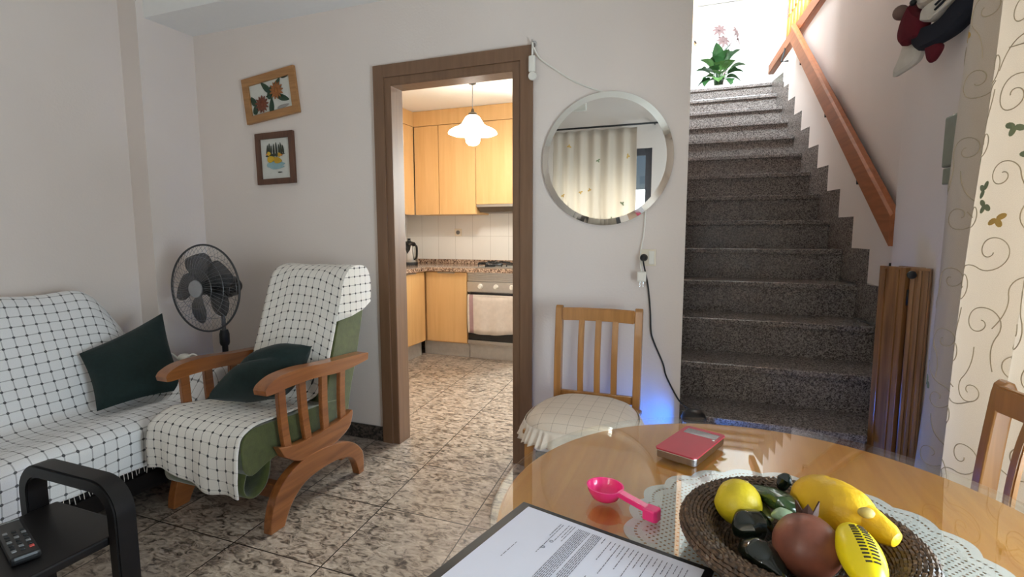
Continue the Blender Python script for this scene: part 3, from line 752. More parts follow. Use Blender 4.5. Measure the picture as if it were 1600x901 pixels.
# gas hob
hb_ = thing('gas_hob', 'black gas hob with iron pan supports on the granite worktop', 'hob', (-1.78, 4.63, 0.872))
q = BM(); box(q, -2.06, -1.50, 4.40, 4.86, 0.8725, 0.880, 0.004); obj('plate', q, STEEL, hb_)
for i, (x, y) in enumerate([(-1.93, 4.52), (-1.64, 4.52), (-1.93, 4.74), (-1.64, 4.74)]):
    q = BM(); lathe(q, [(0, 0.88), (0.05, 0.88), (0.05, 0.89), (0.036, 0.892), (0.036, 0.90), (0, 0.902)], (x, y, 0), 20); obj('burner', q, IRON, hb_)
    q = BM()
    for a in range(4):
        c, s = math.cos(a * PI / 2 + .0), math.sin(a * PI / 2 + .0)
        tube(q, [(x + c * 0.12, y + s * 0.1, 0.88), (x + c * 0.12, y + s * 0.1, 0.912), (x + c * 0.03, y + s * 0.03, 0.916)], 0.006, 6)
    ring = [(x + 0.12 * math.cos(2 * PI * a / 16), y + 0.10 * math.sin(2 * PI * a / 16), 0.905) for a in range(16)]
    tube(q, ring, 0.005, 6, closed=True); bmesh.ops.remove_doubles(q, verts=q.verts, dist=0.0005)
    obj('pan_support', q, IRON, hb_)
# kettle
kt = thing('kettle', 'silver kettle with black lid and base in the kitchen corner', 'kettle', (-2.86, 4.58, 0.872))
q = BM(); lathe(q, [(0, 0.03), (0.082, 0.03), (0.084, 0.05), (0.082, 0.10), (0.070, 0.19), (0.066, 0.205), (0, 0.205)], (-2.86, 4.58, 0.872), 32); obj('body', q, STEEL, kt)
q = BM(); lathe(q, [(0, 0.0005), (0.088, 0.0005), (0.088, 0.02), (0.083, 0.032), (0, 0.032)], (-2.86, 4.58, 0.872), 32); obj('base', q, BLACKP, kt)
q = BM(); lathe(q, [(0.068, 0.2), (0.072, 0.212), (0.06, 0.232), (0.02, 0.245), (0.014, 0.262), (0.02, 0.27), (0, 0.275)], (-2.86, 4.58, 0.872), 28); obj('lid', q, BLACKP, kt)
q = BM(); bar(q, smoothpath([(-2.80, 4.56, 1.075), (-2.755, 4.545, 1.07), (-2.745, 4.54, 1.02), (-2.755, 4.545, 0.95), (-2.785, 4.555, 0.93)], 5), 0.022, 0.012, Vector((0, 1, 0))); obj('handle', q, BLACKP, kt)
q = BM(); prism(q, [(-2.855, 1.08), (-2.80, 1.08), (-2.812, 1.03), (-2.835, 0.99), (-2.85, 1.03)], 'Y', 4.495, 4.525, 0.006); obj('spout_filter', q, BLACKP, kt)
q = BM(); lathe(q, [(0, 0), (0.05, 0), (0.055, 0.01), (0.052, 0.03), (0.03, 0.036), (0, 0.036)], (-2.63, 4.02, 0.8725), 24); lathe(q, [(0, 0.03), (0.012, 0.034), (0.014, 0.048), (0, 0.052)], (-2.63, 4.02, 0.8725), 12)
bmesh.ops.remove_doubles(q, verts=q.verts, dist=0.0005)
tag(obj('container_lid', q, ORANGEP), 'small orange plastic lid lying on the granite worktop', 'lid')
# wall socket in the kitchen
ks = thing('wall_socket', 'cream wall socket on the white kitchen tiles', 'socket', (-2.487, KY, 1.165))
q = BM(); box(q, -2.528, -2.446, KY - 0.010, KY - 0.0005, 1.165, 1.247, 0.004); obj('plate', q, CREAMP, ks)
q = BM(); lathe(q, [(0, 0), (0.022, 0), (0.022, 0.004), (0.017, 0.004), (0.016, 0.001), (0, 0.001)], (-2.487, KY - 0.0102, 1.206), 20, Matrix.Rotation(PI / 2, 4, 'X')); obj('socket_face', q, GREYP, ks)
# wall cabinets
UX, UY, UZ0, UZ1 = -2.82, 4.65, 1.385, 2.27
def wallcab_left(y0, y1, lab):
    t = thing('wall_cabinet', lab, 'cabinet', (-2.97, (y0 + y1) / 2, UZ0), 'golden kitchen wall cabinets')
    q = BM(); box(q, KX + 0.001, UX - 0.02, y0, y1, UZ0, UZ1); obj('body', q, CABW, t)
    q = BM(); door_panel(q, UX - 0.019, UX, y0 + 0.002, y1 - 0.002, UZ0, UZ1 - 0.004); obj('door', q, CABW, t)
wallcab_left(4.15, 4.64, 'golden wall cabinet on the left kitchen wall in the corner')
wallcab_left(3.60, 4.148, 'golden wall cabinet on the left kitchen wall nearer the doorway')
def wallcab(x0, x1, z0, lab):
    t = thing('wall_cabinet', lab, 'cabinet', ((x0 + x1) / 2, 4.81, z0), 'golden kitchen wall cabinets')
    q = BM(); box(q, x0, x1, UY + 0.02, KY - 0.001, z0, UZ1); obj('body', q, CABW, t)
    q = BM(); door_panel(q, x0 + 0.002, x1 - 0.002, UY, UY + 0.019, z0, UZ1 - 0.004); obj('door', q, CABW, t)
wallcab(-2.82, -2.541, UZ0, 'narrow golden wall cabinet in the kitchen corner on the back wall')
wallcab(-2.539, -2.133, UZ0, 'golden wall cabinet left of the cooker hood')
wallcab(-2.131, -1.50, 1.48, 'shorter golden wall cabinet above the cooker hood')
q = BM(); prism(q, [(KX + 0.001, 3.60), (UX - 0.006, 3.60), (UX - 0.006, UY + 0.006), (-1.50, UY + 0.006), (-1.50, KY - 0.001), (KX + 0.001, KY - 0.001)], 'Z', UZ1 + 0.002, 2.418, 0.002)
tag(obj('filler_panel', q, CABW), 'golden wood filler panel between the wall cabinets and the ceiling', 'panel')
# cooker hood
ch = thing('cooker_hood', 'slim grey cooker hood under the shorter wall cabinet', 'cooker hood', (-1.82, 4.75, 1.40))
q = BM(); prism(q, [(4.66, 1.478), (4.66, 1.455), (4.72, 1.405), (4.95, 1.40), (4.95, 1.478)], 'X', -2.118, -1.51, 0.003); obj('body', q, plain('grey_hood_steel', (128, 122, 114), 0.35, 0.7), ch)
q = BM(); box(q, -2.118, -1.51, 4.632, 4.658, 1.452, 1.477, 0.003); obj('visor', q, STEEL, ch)
# pendant lamp
LX, LY = -1.764, 3.80
pd = thing('pendant_lamp', 'lit white glass pendant lamp hanging from the kitchen ceiling', 'lamp', (LX, LY, 2.418))
q = BM(); lathe(q, [(0, 0.0), (0.035, 0.0), (0.036, -0.03), (0.028, -0.055), (0.008, -0.062), (0, -0.062)], (LX, LY, 2.4185), 20); obj('ceiling_rose', q, BLACKP, pd)
q = BM(); tube(q, [(LX, LY, 2.36), (LX, LY, 2.17)], 0.003, 6); obj('cable', q, GREYP, pd)
q = BM(); lathe(q, [(0, 0.035), (0.008, 0.035), (0.014, 0.01), (0.034, 0.0), (0.036, -0.018), (0, -0.018)], (LX, LY, 2.14), 20); obj('lamp_holder', q, plain('bronze_lamp_holder', (84, 74, 60), 0.35, 0.7), pd)
q = BM()
prof = [(0.03, 2.128), (0.055, 2.112), (0.072, 2.085), (0.090, 2.055), (0.118, 2.035), (0.155, 2.02), (0.185, 2.00), (0.196, 1.985)]
seg = 48
def sh(i, j):
    r, z = prof[j]; th = 2 * PI * i / seg; k = (j / 7) ** 3
    r2 = r * (1 + 0.012 * k * math.cos(8 * th)); return Vector((LX + r2 * math.cos(th), LY + r2 * math.sin(th), z + 0.003 * k * math.cos(8 * th)))
grid(q, sh, seg, len(prof) - 1, closed_u=True)
m, nt, bs, L = nmat('lit_opal_glass'); bs.inputs['Base Color'].default_value = rgb((245, 240, 228)); bs.inputs['Emission Color'].default_value = rgb((255, 244, 220)); bs.inputs['Emission Strength'].default_value = 1.6; bs.inputs['Roughness'].default_value = 0.2
nt.nodes.remove(bs); out = nt.nodes['Material Output']
tl = N(nt, 'ShaderNodeBsdfTranslucent'); tl.inputs[0].default_value = rgb((250, 245, 235)); df = N(nt, 'ShaderNodeBsdfDiffuse'); df.inputs[0].default_value = rgb((250, 245, 235)); mx = N(nt, 'ShaderNodeMixShader'); mx.inputs[0].default_value = 0.6
L.new(df.outputs[0], mx.inputs[1]); L.new(tl.outputs[0], mx.inputs[2]); em = N(nt, 'ShaderNodeEmission'); em.inputs[0].default_value = rgb((255, 250, 238)); em.inputs[1].default_value = 5.0
ad = N(nt, 'ShaderNodeAddShader'); L.new(mx.outputs[0], ad.inputs[0]); L.new(em.outputs[0], ad.inputs[1]); L.new(ad.outputs[0], out.inputs[0])
obj('lamp_shade', q, m, pd, mods=[('SOLIDIFY', {'thickness': 0.004, 'offset': 1})])
q = BM(); lathe(q, [(0, 2.12), (0.018, 2.115), (0.02, 2.05), (0.045, 1.99), (0.058, 1.95), (0.052, 1.915), (0.03, 1.895), (0, 1.89)], (LX, LY, 0), 24); obj('bulb', q, emis('lit_bulb', (255, 248, 238), 195), pd)

# ------------------------------------------------------------------ pictures, mirror, sockets on the back wall
def picture(name, label, cx, cz, w, h, roll, fw, fmat, art):
    t = thing(name, label, 'picture', (cx, YW, cz - h / 2), 'framed pictures on the back wall')
    Mx = Matrix.Translation((cx, 0, cz)) @ Matrix.Rotation(-roll, 4, 'Y')
    def add(nm, bm, mat, **k):
        bmesh.ops.transform(bm, matrix=Mx, verts=bm.verts); return obj(nm, bm, mat, t, **k)
    y0, y1 = YW - 0.022, YW - 0.002
    q = BM()
    o = [(-w / 2, -h / 2), (w / 2, -h / 2), (w / 2, h / 2), (-w / 2, h / 2)]; i_ = [(-w / 2 + fw, -h / 2 + fw), (w / 2 - fw, -h / 2 + fw), (w / 2 - fw, h / 2 - fw), (-w / 2 + fw, h / 2 - fw)]
    for k in range(4):
        prism(q, [o[k], o[(k + 1) % 4], i_[(k + 1) % 4], i_[k]], 'Y', y0, y1, 0.002)
    bmesh.ops.remove_doubles(q, verts=q.verts, dist=0.003)
    add('frame', q, fmat)
    q = BM(); box(q, -w / 2 + fw - .004, w / 2 - fw + .004, YW - 0.010, YW - 0.003, -h / 2 + fw - .004, h / 2 - fw + .004); add('backing_card', q, plain('pale_picture_card', (206, 206, 198), 0.7, var=0.03))
    art(add, YW - 0.0115)
def blob(q, y, cx, cz, L_, W_, ang, n=14, ptip=0.8, th=0.002):
    y -= random.random() * 0.0012
    pts = []
    for k in range(n):
        a = 2 * PI * k / n; x = math.cos(a) * L_ / 2; z = math.sin(a) * W_ / 2 * (1 - ptip * 0.5 * math.cos(a))
        pts.append((cx + x * math.cos(ang) - z * math.sin(ang), cz + x * math.sin(ang) + z * math.cos(ang)))
    prism(q, pts, 'Y', y - th, y)
PG = plain('painted_dark_green', (38, 64, 44), 0.6); PBR = plain('painted_orange_brown', (150, 92, 44), 0.6, var=0.25, vscale=90); PBR2 = plain('painted_red_brown', (112, 56, 32), 0.6, var=0.25, vscale=90)
PY = plain('painted_yellow', (206, 168, 44), 0.6); PBL = plain('painted_pale_blue', (140, 172, 178), 0.6); PDK = plain('painted_dark_reed', (58, 62, 48), 0.6); PORG = plain('painted_orange', (214, 130, 60), 0.6)
def art_flowers(add, y):
    q = BM()
    for cx, cz, a, l in [(-0.03, 0.055, 2.3, .085), (0.00, 0.02, 1.2, .08), (0.055, 0.055, .8, .085), (0.095, -0.03, -.4, .085), (0.0, -0.055, 1.4, .085), (-0.125, -0.055, 1.3, .06), (-0.135, -0.005, 2.0, .06)]: blob(q, y, cx, cz, l, 0.034, a)
    for a_, b_ in [((-.03, .0), (.02, .02)), ((.05, .04), (.03, .03)), ((.07, 0), (.08, -.02)), ((.0, -.03), (.01, -.01)), ((-.12, -.02), (-.09, -.02))]:
        tube(q, [(a_[0], y - .001, a_[1]), (b_[0], y - .001, b_[1])], 0.004, 6)
    add('painted_leaves', q, PG)
    for nm, cx, cz, m in (('painted_flower', -0.07, -0.035, PBR2), ('painted_flower', 0.05, 0.022, PBR)):
        q = BM()
        for k in range(13):
            a = 2 * PI * k / 13; blob(q, y - 0.002 - 0.0002 * (k % 3), cx + 0.026 * math.cos(a), cz + 0.026 * math.sin(a), 0.052, 0.017, a)
        lathe(q, [(0, 0.007), (0.013, 0.004), (0.018, 0)], (cx, y - 0.002, cz), 14, Matrix.Rotation(PI / 2, 4, 'X')); bmesh.ops.remove_doubles(q, verts=q.verts, dist=0.0015)
        add(nm, q, m)
    q = BM(); blob(q, y, 0.085, -0.075, 0.09, 0.02, 0.1); add('painted_shadow', q, plain('painted_grey', (150, 146, 142), 0.7))
    q = BM(); blob(q, y, 0.12, 0.085, 0.05, 0.012, 0.0); add('signature', q, PDK)
def art_ducks(add, y):
    q = BM()
    for cx, h in [(-.06, .06), (-.045, .08), (-.03, .05), (-.01, .07), (.01, .085), (.03, .06), (.045, .08), (.06, .05)]: blob(q, y, cx, 0.05, h, 0.012, PI / 2 + cx * 2)
    blob(q, y, 0, 0.02, 0.15, 0.016, 0.05); add('painted_reeds', q, PDK)
    q = BM(); blob(q, y, 0.0, -0.035, 0.14, 0.035, 0.03); blob(q, y, 0.01, -0.05, 0.11, 0.025, 0.0); add('painted_water', q, PBL)
    for cx, cz, f in ((-0.03, 0.005, 1), (0.02, -0.005, -1)):
        q = BM(); blob(q, y - .002, cx, cz - .008, 0.06, 0.036, 0.15 * f); blob(q, y - .0025, cx - 0.014 * f, cz + 0.024, 0.026, 0.024, 0); blob(q, y - .003, cx + .01 * f, cz - .004, .034, .018, .4 * f)
        d = add('painted_bird', q, PY if f == 1 else plain('painted_ochre', (190, 150, 40), 0.6))
        q = BM(); blob(q, y - .003, cx - 0.03 * f, cz + 0.021, 0.016, 0.007, 0); add('painted_beak', q, PORG)
    q = BM(); blob(q, y, 0.03, -0.082, 0.035, 0.008, 0); add('signature', q, PDK)
picture('framed_picture', 'light wood framed picture of two brown flowers hanging crooked, upper of two', -2.42, 2.0, 0.40, 0.265, math.radians(6.5), 0.044, FRAMEA, art_flowers)
picture('framed_picture', 'dark wood framed picture of yellow ducks, lower of two beside the doorway', -2.405, 1.641, 0.288, 0.302, math.radians(1), 0.034, FRAMEB, art_ducks)

MC = Vector((-0.447, YW, 1.537)); MR = 0.303
mi_ = thing('round_mirror', 'round wall mirror with a shiny slanted rim between the doorway and the stairs', 'mirror', (MC.x, YW, MC.z - MR))
RX = Matrix.Rotation(PI / 2, 4, 'X')
q = BM(); lathe(q, [(0, 0.0205), (MR - 0.030, 0.0205)], (MC.x, YW, MC.z), 96, RX); obj('mirror_glass', q, MIRR, mi_)
q = BM(); lathe(q, [(MR - 0.030, 0.0205), (MR - 0.001, 0.0145), (MR, 0.013), (MR, 0.011)], (MC.x, YW, MC.z), 96, RX, smooth=False); obj('bevelled_edge', q, BEVM, mi_)
q = BM(); lathe(q, [(MR, 0.011), (MR - 0.002, 0.001), (0, 0.001)], (MC.x, YW, MC.z), 96, RX); obj('backing_board', q, GREYP, mi_)
q = BM(); tube(q, smoothpath([(-0.452, YW - .006, MC.z + MR - 0.004), (-0.50, YW - .006, 1.853), (-0.60, YW - .006, 1.90), (-0.70, YW - .006, 1.968), (-0.765, YW - .012, 2.02), (-0.797, YW - .026, 2.075)], 6), 0.004, 8); obj('cable', q, WHITEP, mi_)
q = BM(); tube(q, [(-0.797, YW - 0.004, 2.092), (-0.797, YW - .03, 2.092), (-0.797, YW - .034, 2.102)], 0.004, 8); lathe(q, [(0, 0), (0.014, 0), (0.014, 0.004), (0, 0.006)], (-0.797, YW - .0005, 2.092), 14, RX); obj('hook', q, CHROME, mi_)
q = BM(); tube(q, [(-0.797, YW - .028, 2.09), (-0.798, YW - .03, 2.02)], 0.0045, 8); box(q, -0.814, -0.782, YW - .042, YW - .024, 1.955, 2.03, 0.007); obj('inline_switch', q, WHITEP, mi_)
q = BM(); lathe(q, [(0, 0), (0.019, 0), (0.021, 0.006), (0.019, 0.014), (0, 0.016)], (-0.796, YW - .024, 1.937), 20, RX); obj('switch_button', q, WHITEP, mi_)
q = BM(); tube(q, smoothpath([(-0.262, YW - .006, 1.30), (-0.266, YW - .006, 1.2), (-0.277, YW - .007, 1.12), (-0.275, YW - .03, 1.06), (-0.268, YW - .038, 1.02)], 6), 0.0035, 8); obj('lower_cable', q, WHITEP, mi_)
q = BM(); box(q, -0.287, -0.247, YW - .05, YW - .026, 0.978, 1.025, 0.006)
for x in (-0.274, -0.260): tube(q, [(x, YW - .038, 0.982), (x, YW - .038, 0.955)], 0.0024, 8, mi=1)
obj('loose_plug', q, [WHITEP, CHROME], mi_)

so = thing('wall_socket', 'cream double socket plate on the wall below the round mirror', 'socket', (-0.245, YW, 1.05))
q = BM(); box(q, -0.281, -0.209, YW - .010, YW - .0005, 1.049, 1.125, 0.004); obj('plate', q, CREAMP, so)
q = BM(); box(q, -0.241, -0.217, YW - .013, YW - .009, 1.057, 1.117, 0.003); obj('rocker', q, WHITEP, so)
q = BM(); lathe(q, [(0, 0), (0.016, 0), (0.016, 0.003), (0, 0.003)], (-0.262, YW - .010, 1.087), 18, RX); obj('socket_face', q, WHITEP, so)

# ------------------------------------------------------------------ blue insect lamp on the first step with its cord
LP = Vector((-0.022, 2.33, R_ + 0.0005))
il = thing('insect_lamp', 'black capped lamp glowing blue on the lowest stair step by the wall corner', 'lamp', LP)
q = BM(); lathe(q, [(0, 0), (0.055, 0), (0.058, 0.012), (0.05, 0.03), (0, 0.03)], LP, 28); obj('base', q, BLACKP, il)
q = BM(); lathe(q, [(0, 0.03), (0.018, 0.03), (0.018, 0.195), (0, 0.195)], LP, 18); obj('blue_tube', q, emis('blue_light_tube', (4, 120, 255), 130), il)
q = BM(); box(q, LP.x - 0.030, LP.x + 0.050, LP.y - 0.042, LP.y - 0.037, LP.z + 0.025, LP.z + 0.20, 0.002); obj('front_light_block', q, BLACKP, il)  # plate added to stop the blue light reaching the chair
q = BM(); box(q, LP.x - 0.046, LP.x + 0.046, LP.y + 0.034, LP.y + 0.039, LP.z + 0.025, LP.z + 0.20, 0.002); obj('back_light_block', q, BLACKP, il)  # plate added to keep the blue light off the riser behind
for k in range(6):
    q = BM(); a = 2 * PI * k / 6 + .3; tube(q, [LP + Vector((0.047 * math.cos(a), 0.047 * math.sin(a), 0.02)), LP + Vector((0.047 * math.cos(a), 0.047 * math.sin(a), 0.20))], 0.0022, 6); obj('guard_bar', q, BLACKP, il)
q = BM(); lathe(q, [(0, 0.193), (0.052, 0.193), (0.054, 0.203), (0.046, 0.225), (0.028, 0.238), (0, 0.242)], LP, 28); obj('cap', q, BLACKP, il)
q = BM(); tube(q, smoothpath([(-0.262, YW - .018, 1.083), (-0.262, YW - .045, 1.075), (-0.252, YW - .03, 1.02), (-0.240, YW - .008, 0.947), (-0.228, YW - .006, 0.84), (-0.222, YW - .006, 0.745), (-0.205, YW - .006, 0.69), (-0.165, YW - .006, 0.60), (-0.150, YW - .006, 0.545), (-0.115, YW - .006, 0.475), (-0.085, YW - .012, 0.43), (-0.055, 2.37, 0.42), (LP.x, LP.y, LP.z + 0.238)], 6), 0.0036, 8); obj('cord', q, BLACKR, il)
q = BM(); lathe(q, [(0, 0), (0.017, 0), (0.016, 0.02), (0.010, 0.034), (0, 0.036)], (-0.262, YW - .0135, 1.087), 16, RX); obj('plug', q, BLACKR, il)

# ------------------------------------------------------------------ sofa with throw
SO = thing('sofa', 'long sofa with black wooden base against the left wall under a checked throw', 'sofa', (-2.65, 0.75, 0))
SY0, SY1 = -0.35, 1.90
q = BM(); box(q, -3.10, -2.235, SY0, SY1 - 0.01, 0.09, 0.19, 0.01); obj('base_frame', q, BLACKW, SO)
for x in (-3.05, -2.28):
    for y in (SY0 + 0.06, SY1 - 0.08):
        q = BM(); box(q, x - .025, x + .025, y - .025, y + .025, 0.0005, 0.092, 0.004); obj('leg', q, BLACKW, SO)
q = BM(); box(q, -2.234, -2.212, SY0, SY1 - 0.01, 0.10, 0.175, 0.004); obj('front_rail', q, BLACKW, SO)
INN = plain('sofa_upholstery', (150, 140, 126), 0.95)
q = BM(); box(q, -2.85, -2.25, SY0 + 0.01, SY1 - 0.03, 0.19, 0.335, 0.03); obj('seat_cushion', q, INN, SO)
q = BM(); prism(q, [(-3.08, 0.19), (-3.08, 0.80), (-3.0, 0.855), (-2.96, 0.84), (-2.73, 0.34), (-2.73, 0.19)], 'Y', SY0 + 0.01, SY1 - 0.20, 0.02); obj('back_cushion', q, INN, SO)
q = BM(); box(q, -2.80, -2.32, 1.79, 1.88, 0.30, 0.47, 0.02); obj('armrest', q, INN, SO)

prof = smoothpath([(-3.10, 0.72, 0), (-3.095, 0.84, 0), (-3.03, 0.905, 0), (-2.955, 0.89, 0), (-2.89, 0.80, 0), (-2.79, 0.60, 0), (-2.70, 0.42, 0), (-2.65, 0.372, 0), (-2.52, 0.372, 0), (-2.38, 0.405, 0), (-2.27, 0.41, 0), (-2.208, 0.38, 0), (-2.198, 0.30, 0), (-2.196, 0.215, 0)], 6)
arc = [0.0]
for a, c in zip(prof, prof[1:]): arc.append(arc[-1] + (c - a).length)
NS = len(prof) - 1; NT = 90
def sst(a, b_, x):
    t = max(0, min(1, (x - a) / (b_ - a))); return t * t * (3 - 2 * t)
def throw(i, j):
    p = prof[i]; f = j / NT; y = SY0 - 0.0 + (1.925 - SY0) * f
    x, z = p.x, p.y
    s = i / NS
    if s < 0.52:      # the back: rounded right-hand shoulder
        g = sst(1.60, 1.94, y) ** 1.6; z = 0.36 + (z - 0.36) * (1 - 0.72 * g)
        if y > 1.90: z -= (y - 1.90) * 6
    else:
        w = sst(0.52, 0.62, s) * (1 - sst(0.80, 0.90, s) * 0.55)
        z += 0.13 * w * sst(1.66, 1.80, y)
        if y > 1.885: z -= (y - 1.885) * 5
    k = noise.noise(Vector((x * 5, y * 5, z * 5 + 3))) * 0.010 + noise.noise(Vector((x * 14, y * 3, z * 9))) * 0.004
    x += k * 0.6; z += k
    if i == NS: z += 0.012 * noise.noise(Vector((y * 6, 2, 1)))
    if s > 0.85: x += 0.006 * math.sin(y * 23)
    return Vector((x, y, z))
q = BM(); grid(q, throw, NS, NT, lambda i, j: (arc[i], (1.925 - SY0) * j / NT + arc[i] * 0.06))
th_ = thing('sofa_throw', 'white checked throw with dark lines spread over the long sofa', 'throw', (-2.65, 0.75, 0.21), None)
bmesh.ops.recalc_face_normals(q, faces=q.faces)
obj('cloth', q, SOFACL, th_, mods=[('SOLIDIFY', {'thickness': 0.006, 'offset': -1})])
q = BM()
for k in range(150):
    y = SY0 + (1.92 - SY0) * k / 150; v = throw(NS, int(NT * k / 150))
    tube(q, [(v.x + 0.001, y, v.z + 0.006), (v.x + 0.003 + random.uniform(-.003, .004), y + random.uniform(-.006, .006), v.z - random.uniform(0.018, 0.032))], 0.0014, 4)
fr_ = obj('fringe', q, SEATCL if False else plain('white_fringe', (214, 210, 204), 0.9), th_); fr_['kind'] = 'stuff'

def pillow_from(corners, puff, mat, name, label, fold=0.0, n=22):
    """corners TL, TR, BR, BL in world space -> closed plump cushion"""
    TL, TR, BR, BL = [Vector(c) for c in corners]
    nr = ((TR - TL).cross(BL - TL)).normalized()
    q = BM()
    def side(sg):
        def fn(i, j):
            u, v = i / n, j / n
            uu = u + 0.045 * math.sin(2 * PI * u) * 0; vv = v
            p = TL.lerp(TR, uu).lerp(BL.lerp(BR, uu), vv)
            e = (math.sin(PI * u) * math.sin(PI * v)); pin = 1 - 0.05 * (math.sin(PI * u) if False else 0)
            # pinch the sides inward between the corners
            c = (TL + TR + BR + BL) / 4
            pinch = 0.07 * (math.sin(PI * u) * (1 - math.sin(PI * v)) + math.sin(PI * v) * (1 - math.sin(PI * u)))
            p = p.lerp(c, pinch)
            h = puff * (e ** 0.45) * (1 + 0.18 * noise.noise(p * 9)) 
            h -= fold * math.exp(-((v - 0.5 + 0.12 * (u - .5)) / 0.07) ** 2) * e
            return p + nr * (h * sg)
        return fn
    grid(q, side(1), n, n); grid(q, side(-1), n, n)
    bmesh.ops.remove_doubles(q, verts=q.verts, dist=0.0006); bmesh.ops.recalc_face_normals(q, faces=q.faces)
    return q
q = pillow_from([(-2.755, 1.50, 0.635), (-2.715, 1.880, 0.775), (-2.40, 1.745, 0.43), (-2.565, 1.445, 0.395)], 0.055, PILLOW, 'p', '')
tag(obj('throw_pillow', q, PILLOW), 'dark green square pillow leaning on the back of the checked sofa', 'pillow', 'dark green pillows')

wc = BM(); ellipsoid(wc, (-2.53, 1.850, 0.556), (0.035, 0.028, 0.020), None, 16, 10)
tube(wc, smoothpath([(-2.545, 1.83, 0.55), (-2.60, 1.83, 0.575), (-2.645, 1.83, 0.56), (-2.66, 1.84, 0.535)], 5), 0.0045, 8); tube(wc, smoothpath([(-2.51, 1.84, 0.555), (-2.475, 1.86, 0.575), (-2.45, 1.87, 0.555), (-2.445, 1.875, 0.53)], 5), 0.0045, 8)
tag(obj('charger_cable', wc, WHITEP), 'white charger with its cable lying on the sofa end beside the armchair', 'charger')

# ------------------------------------------------------------------ armchair (rocker)
AX0, AX1 = -2.15, -1.60
AC = thing('armchair', 'orange-brown wooden rocking armchair with green upholstery left of the doorway', 'armchair', (-1.875, 1.76, 0))
def side_frame(x):
    arm_top = sp2([(1.462, 0.592), (1.480, 0.612), (1.544, 0.634), (1.66, 0.637), (1.80, 0.624), (1.975, 0.614), (2.095, 0.606), (2.108, 0.595)], 5)
    arm_bot = sp2([(2.104, 0.570), (2.0, 0.560), (1.88, 0.558), (1.717, 0.574), (1.58, 0.575), (1.50, 0.570), (1.466, 0.572)], 5)
    q = BM(); prism(q, arm_top + arm_bot, 'X', x - 0.032, x + 0.032, 0.007); obj('armrest', q, ARMW, AC)
    for (yt, yb) in ((1.563, 1.588), (1.678, 1.705), (1.815, 1.815), (1.940, 1.930)):
        q = BM(); bar(q, smoothpath([(x, yb, 0.285), (x, (yt + yb) / 2 - 0.006, 0.43), (x, yt, 0.58)], 4), 0.02, 0.042, Vector((1, 0, 0)), bev=0.003); obj('slat', q, ARMW, AC)
    q = BM(); prism(q, sp2([(1.527, 0.338), (1.60, 0.318), (1.72, 0.312), (1.85, 0.318), (1.93, 0.328), (1.99, 0.345)], 4) + sp2([(1.992, 0.325), (1.962, 0.266), (1.87, 0.230), (1.74, 0.216), (1.63, 0.238), (1.555, 0.285)], 4), 'X', x - 0.018, x + 0.018, 0.004); obj('lower_rail', q, ARMW, AC)
    q = BM(); prism(q, sp2([(1.462, 0.0), (1.470, 0.06), (1.500, 0.14), (1.567, 0.203), (1.678, 0.236), (1.82, 0.230), (1.965, 0.192), (2.046, 0.122), (2.062, 0.06), (2.058, 0.0)], 5) + sp2([(2.022, 0.0), (1.992, 0.084), (1.925, 0.130), (1.79, 0.146), (1.66, 0.130), (1.58, 0.075), (1.535, 0.0)], 5), 'X', x - 0.020, x + 0.020, 0.004); obj('arched_foot', q, ARMW, AC)
side_frame(AX0); side_frame(AX1)
for y, z in ((1.56, 0.135), (1.96, 0.13)):
    q = BM(); box(q, AX0 + 0.018, AX1 - 0.018, y - 0.02, y + 0.02, z - 0.03, z + 0.03, 0.004); obj('stretcher', q, ARMW, AC)
CX0, CX1 = -2.112, -1.636
seatp = sp2([(1.395, 0.36), (1.405, 0.405), (1.45, 0.435), (1.56, 0.432), (1.72, 0.418), (1.88, 0.41), (1.95, 0.40)], 4) + sp2([(1.94, 0.30), (1.75, 0.295), (1.55, 0.28), (1.44, 0.25), (1.40, 0.29)], 4)
q = BM(); prism(q, seatp, 'X', CX0, CX1, 0.02); obj('seat_cushion', q, GREENV, AC)
backp = sp2([(1.86, 0.40), (1.90, 0.52), (1.955, 0.70), (2.02, 0.90), (2.055, 0.985), (2.10, 1.01), (2.17, 1.00), (2.20, 0.96)], 4) + sp2([(2.17, 0.80), (2.115, 0.60), (2.06, 0.44), (2.02, 0.31), (1.93, 0.31)], 4)
q = BM()
t = bmesh.new(); prism(t, backp, 'X', CX0 + 0.004, CX1 - 0.004, 0.02)
merge(q, t); obj('back_cushion', q, GREENV, AC)
# green cloth flap rolled under the seat front
q = BM()
fl = sp2([(1.42, 0.265), (1.405, 0.21), (1.42, 0.17), (1.46, 0.155), (1.505, 0.175), (1.53, 0.22), (1.54, 0.28)], 5)
grid(q, lambda i, j: Vector((CX0 + 0.03 + (CX1 - CX0 - 0.04) * j / 10, fl[i][0], fl[i][1])), len(fl) - 1, 10); obj('seat_flap', q, GREENV, AC, mods=[('SOLIDIFY', {'thickness': 0.006, 'offset': 0})])
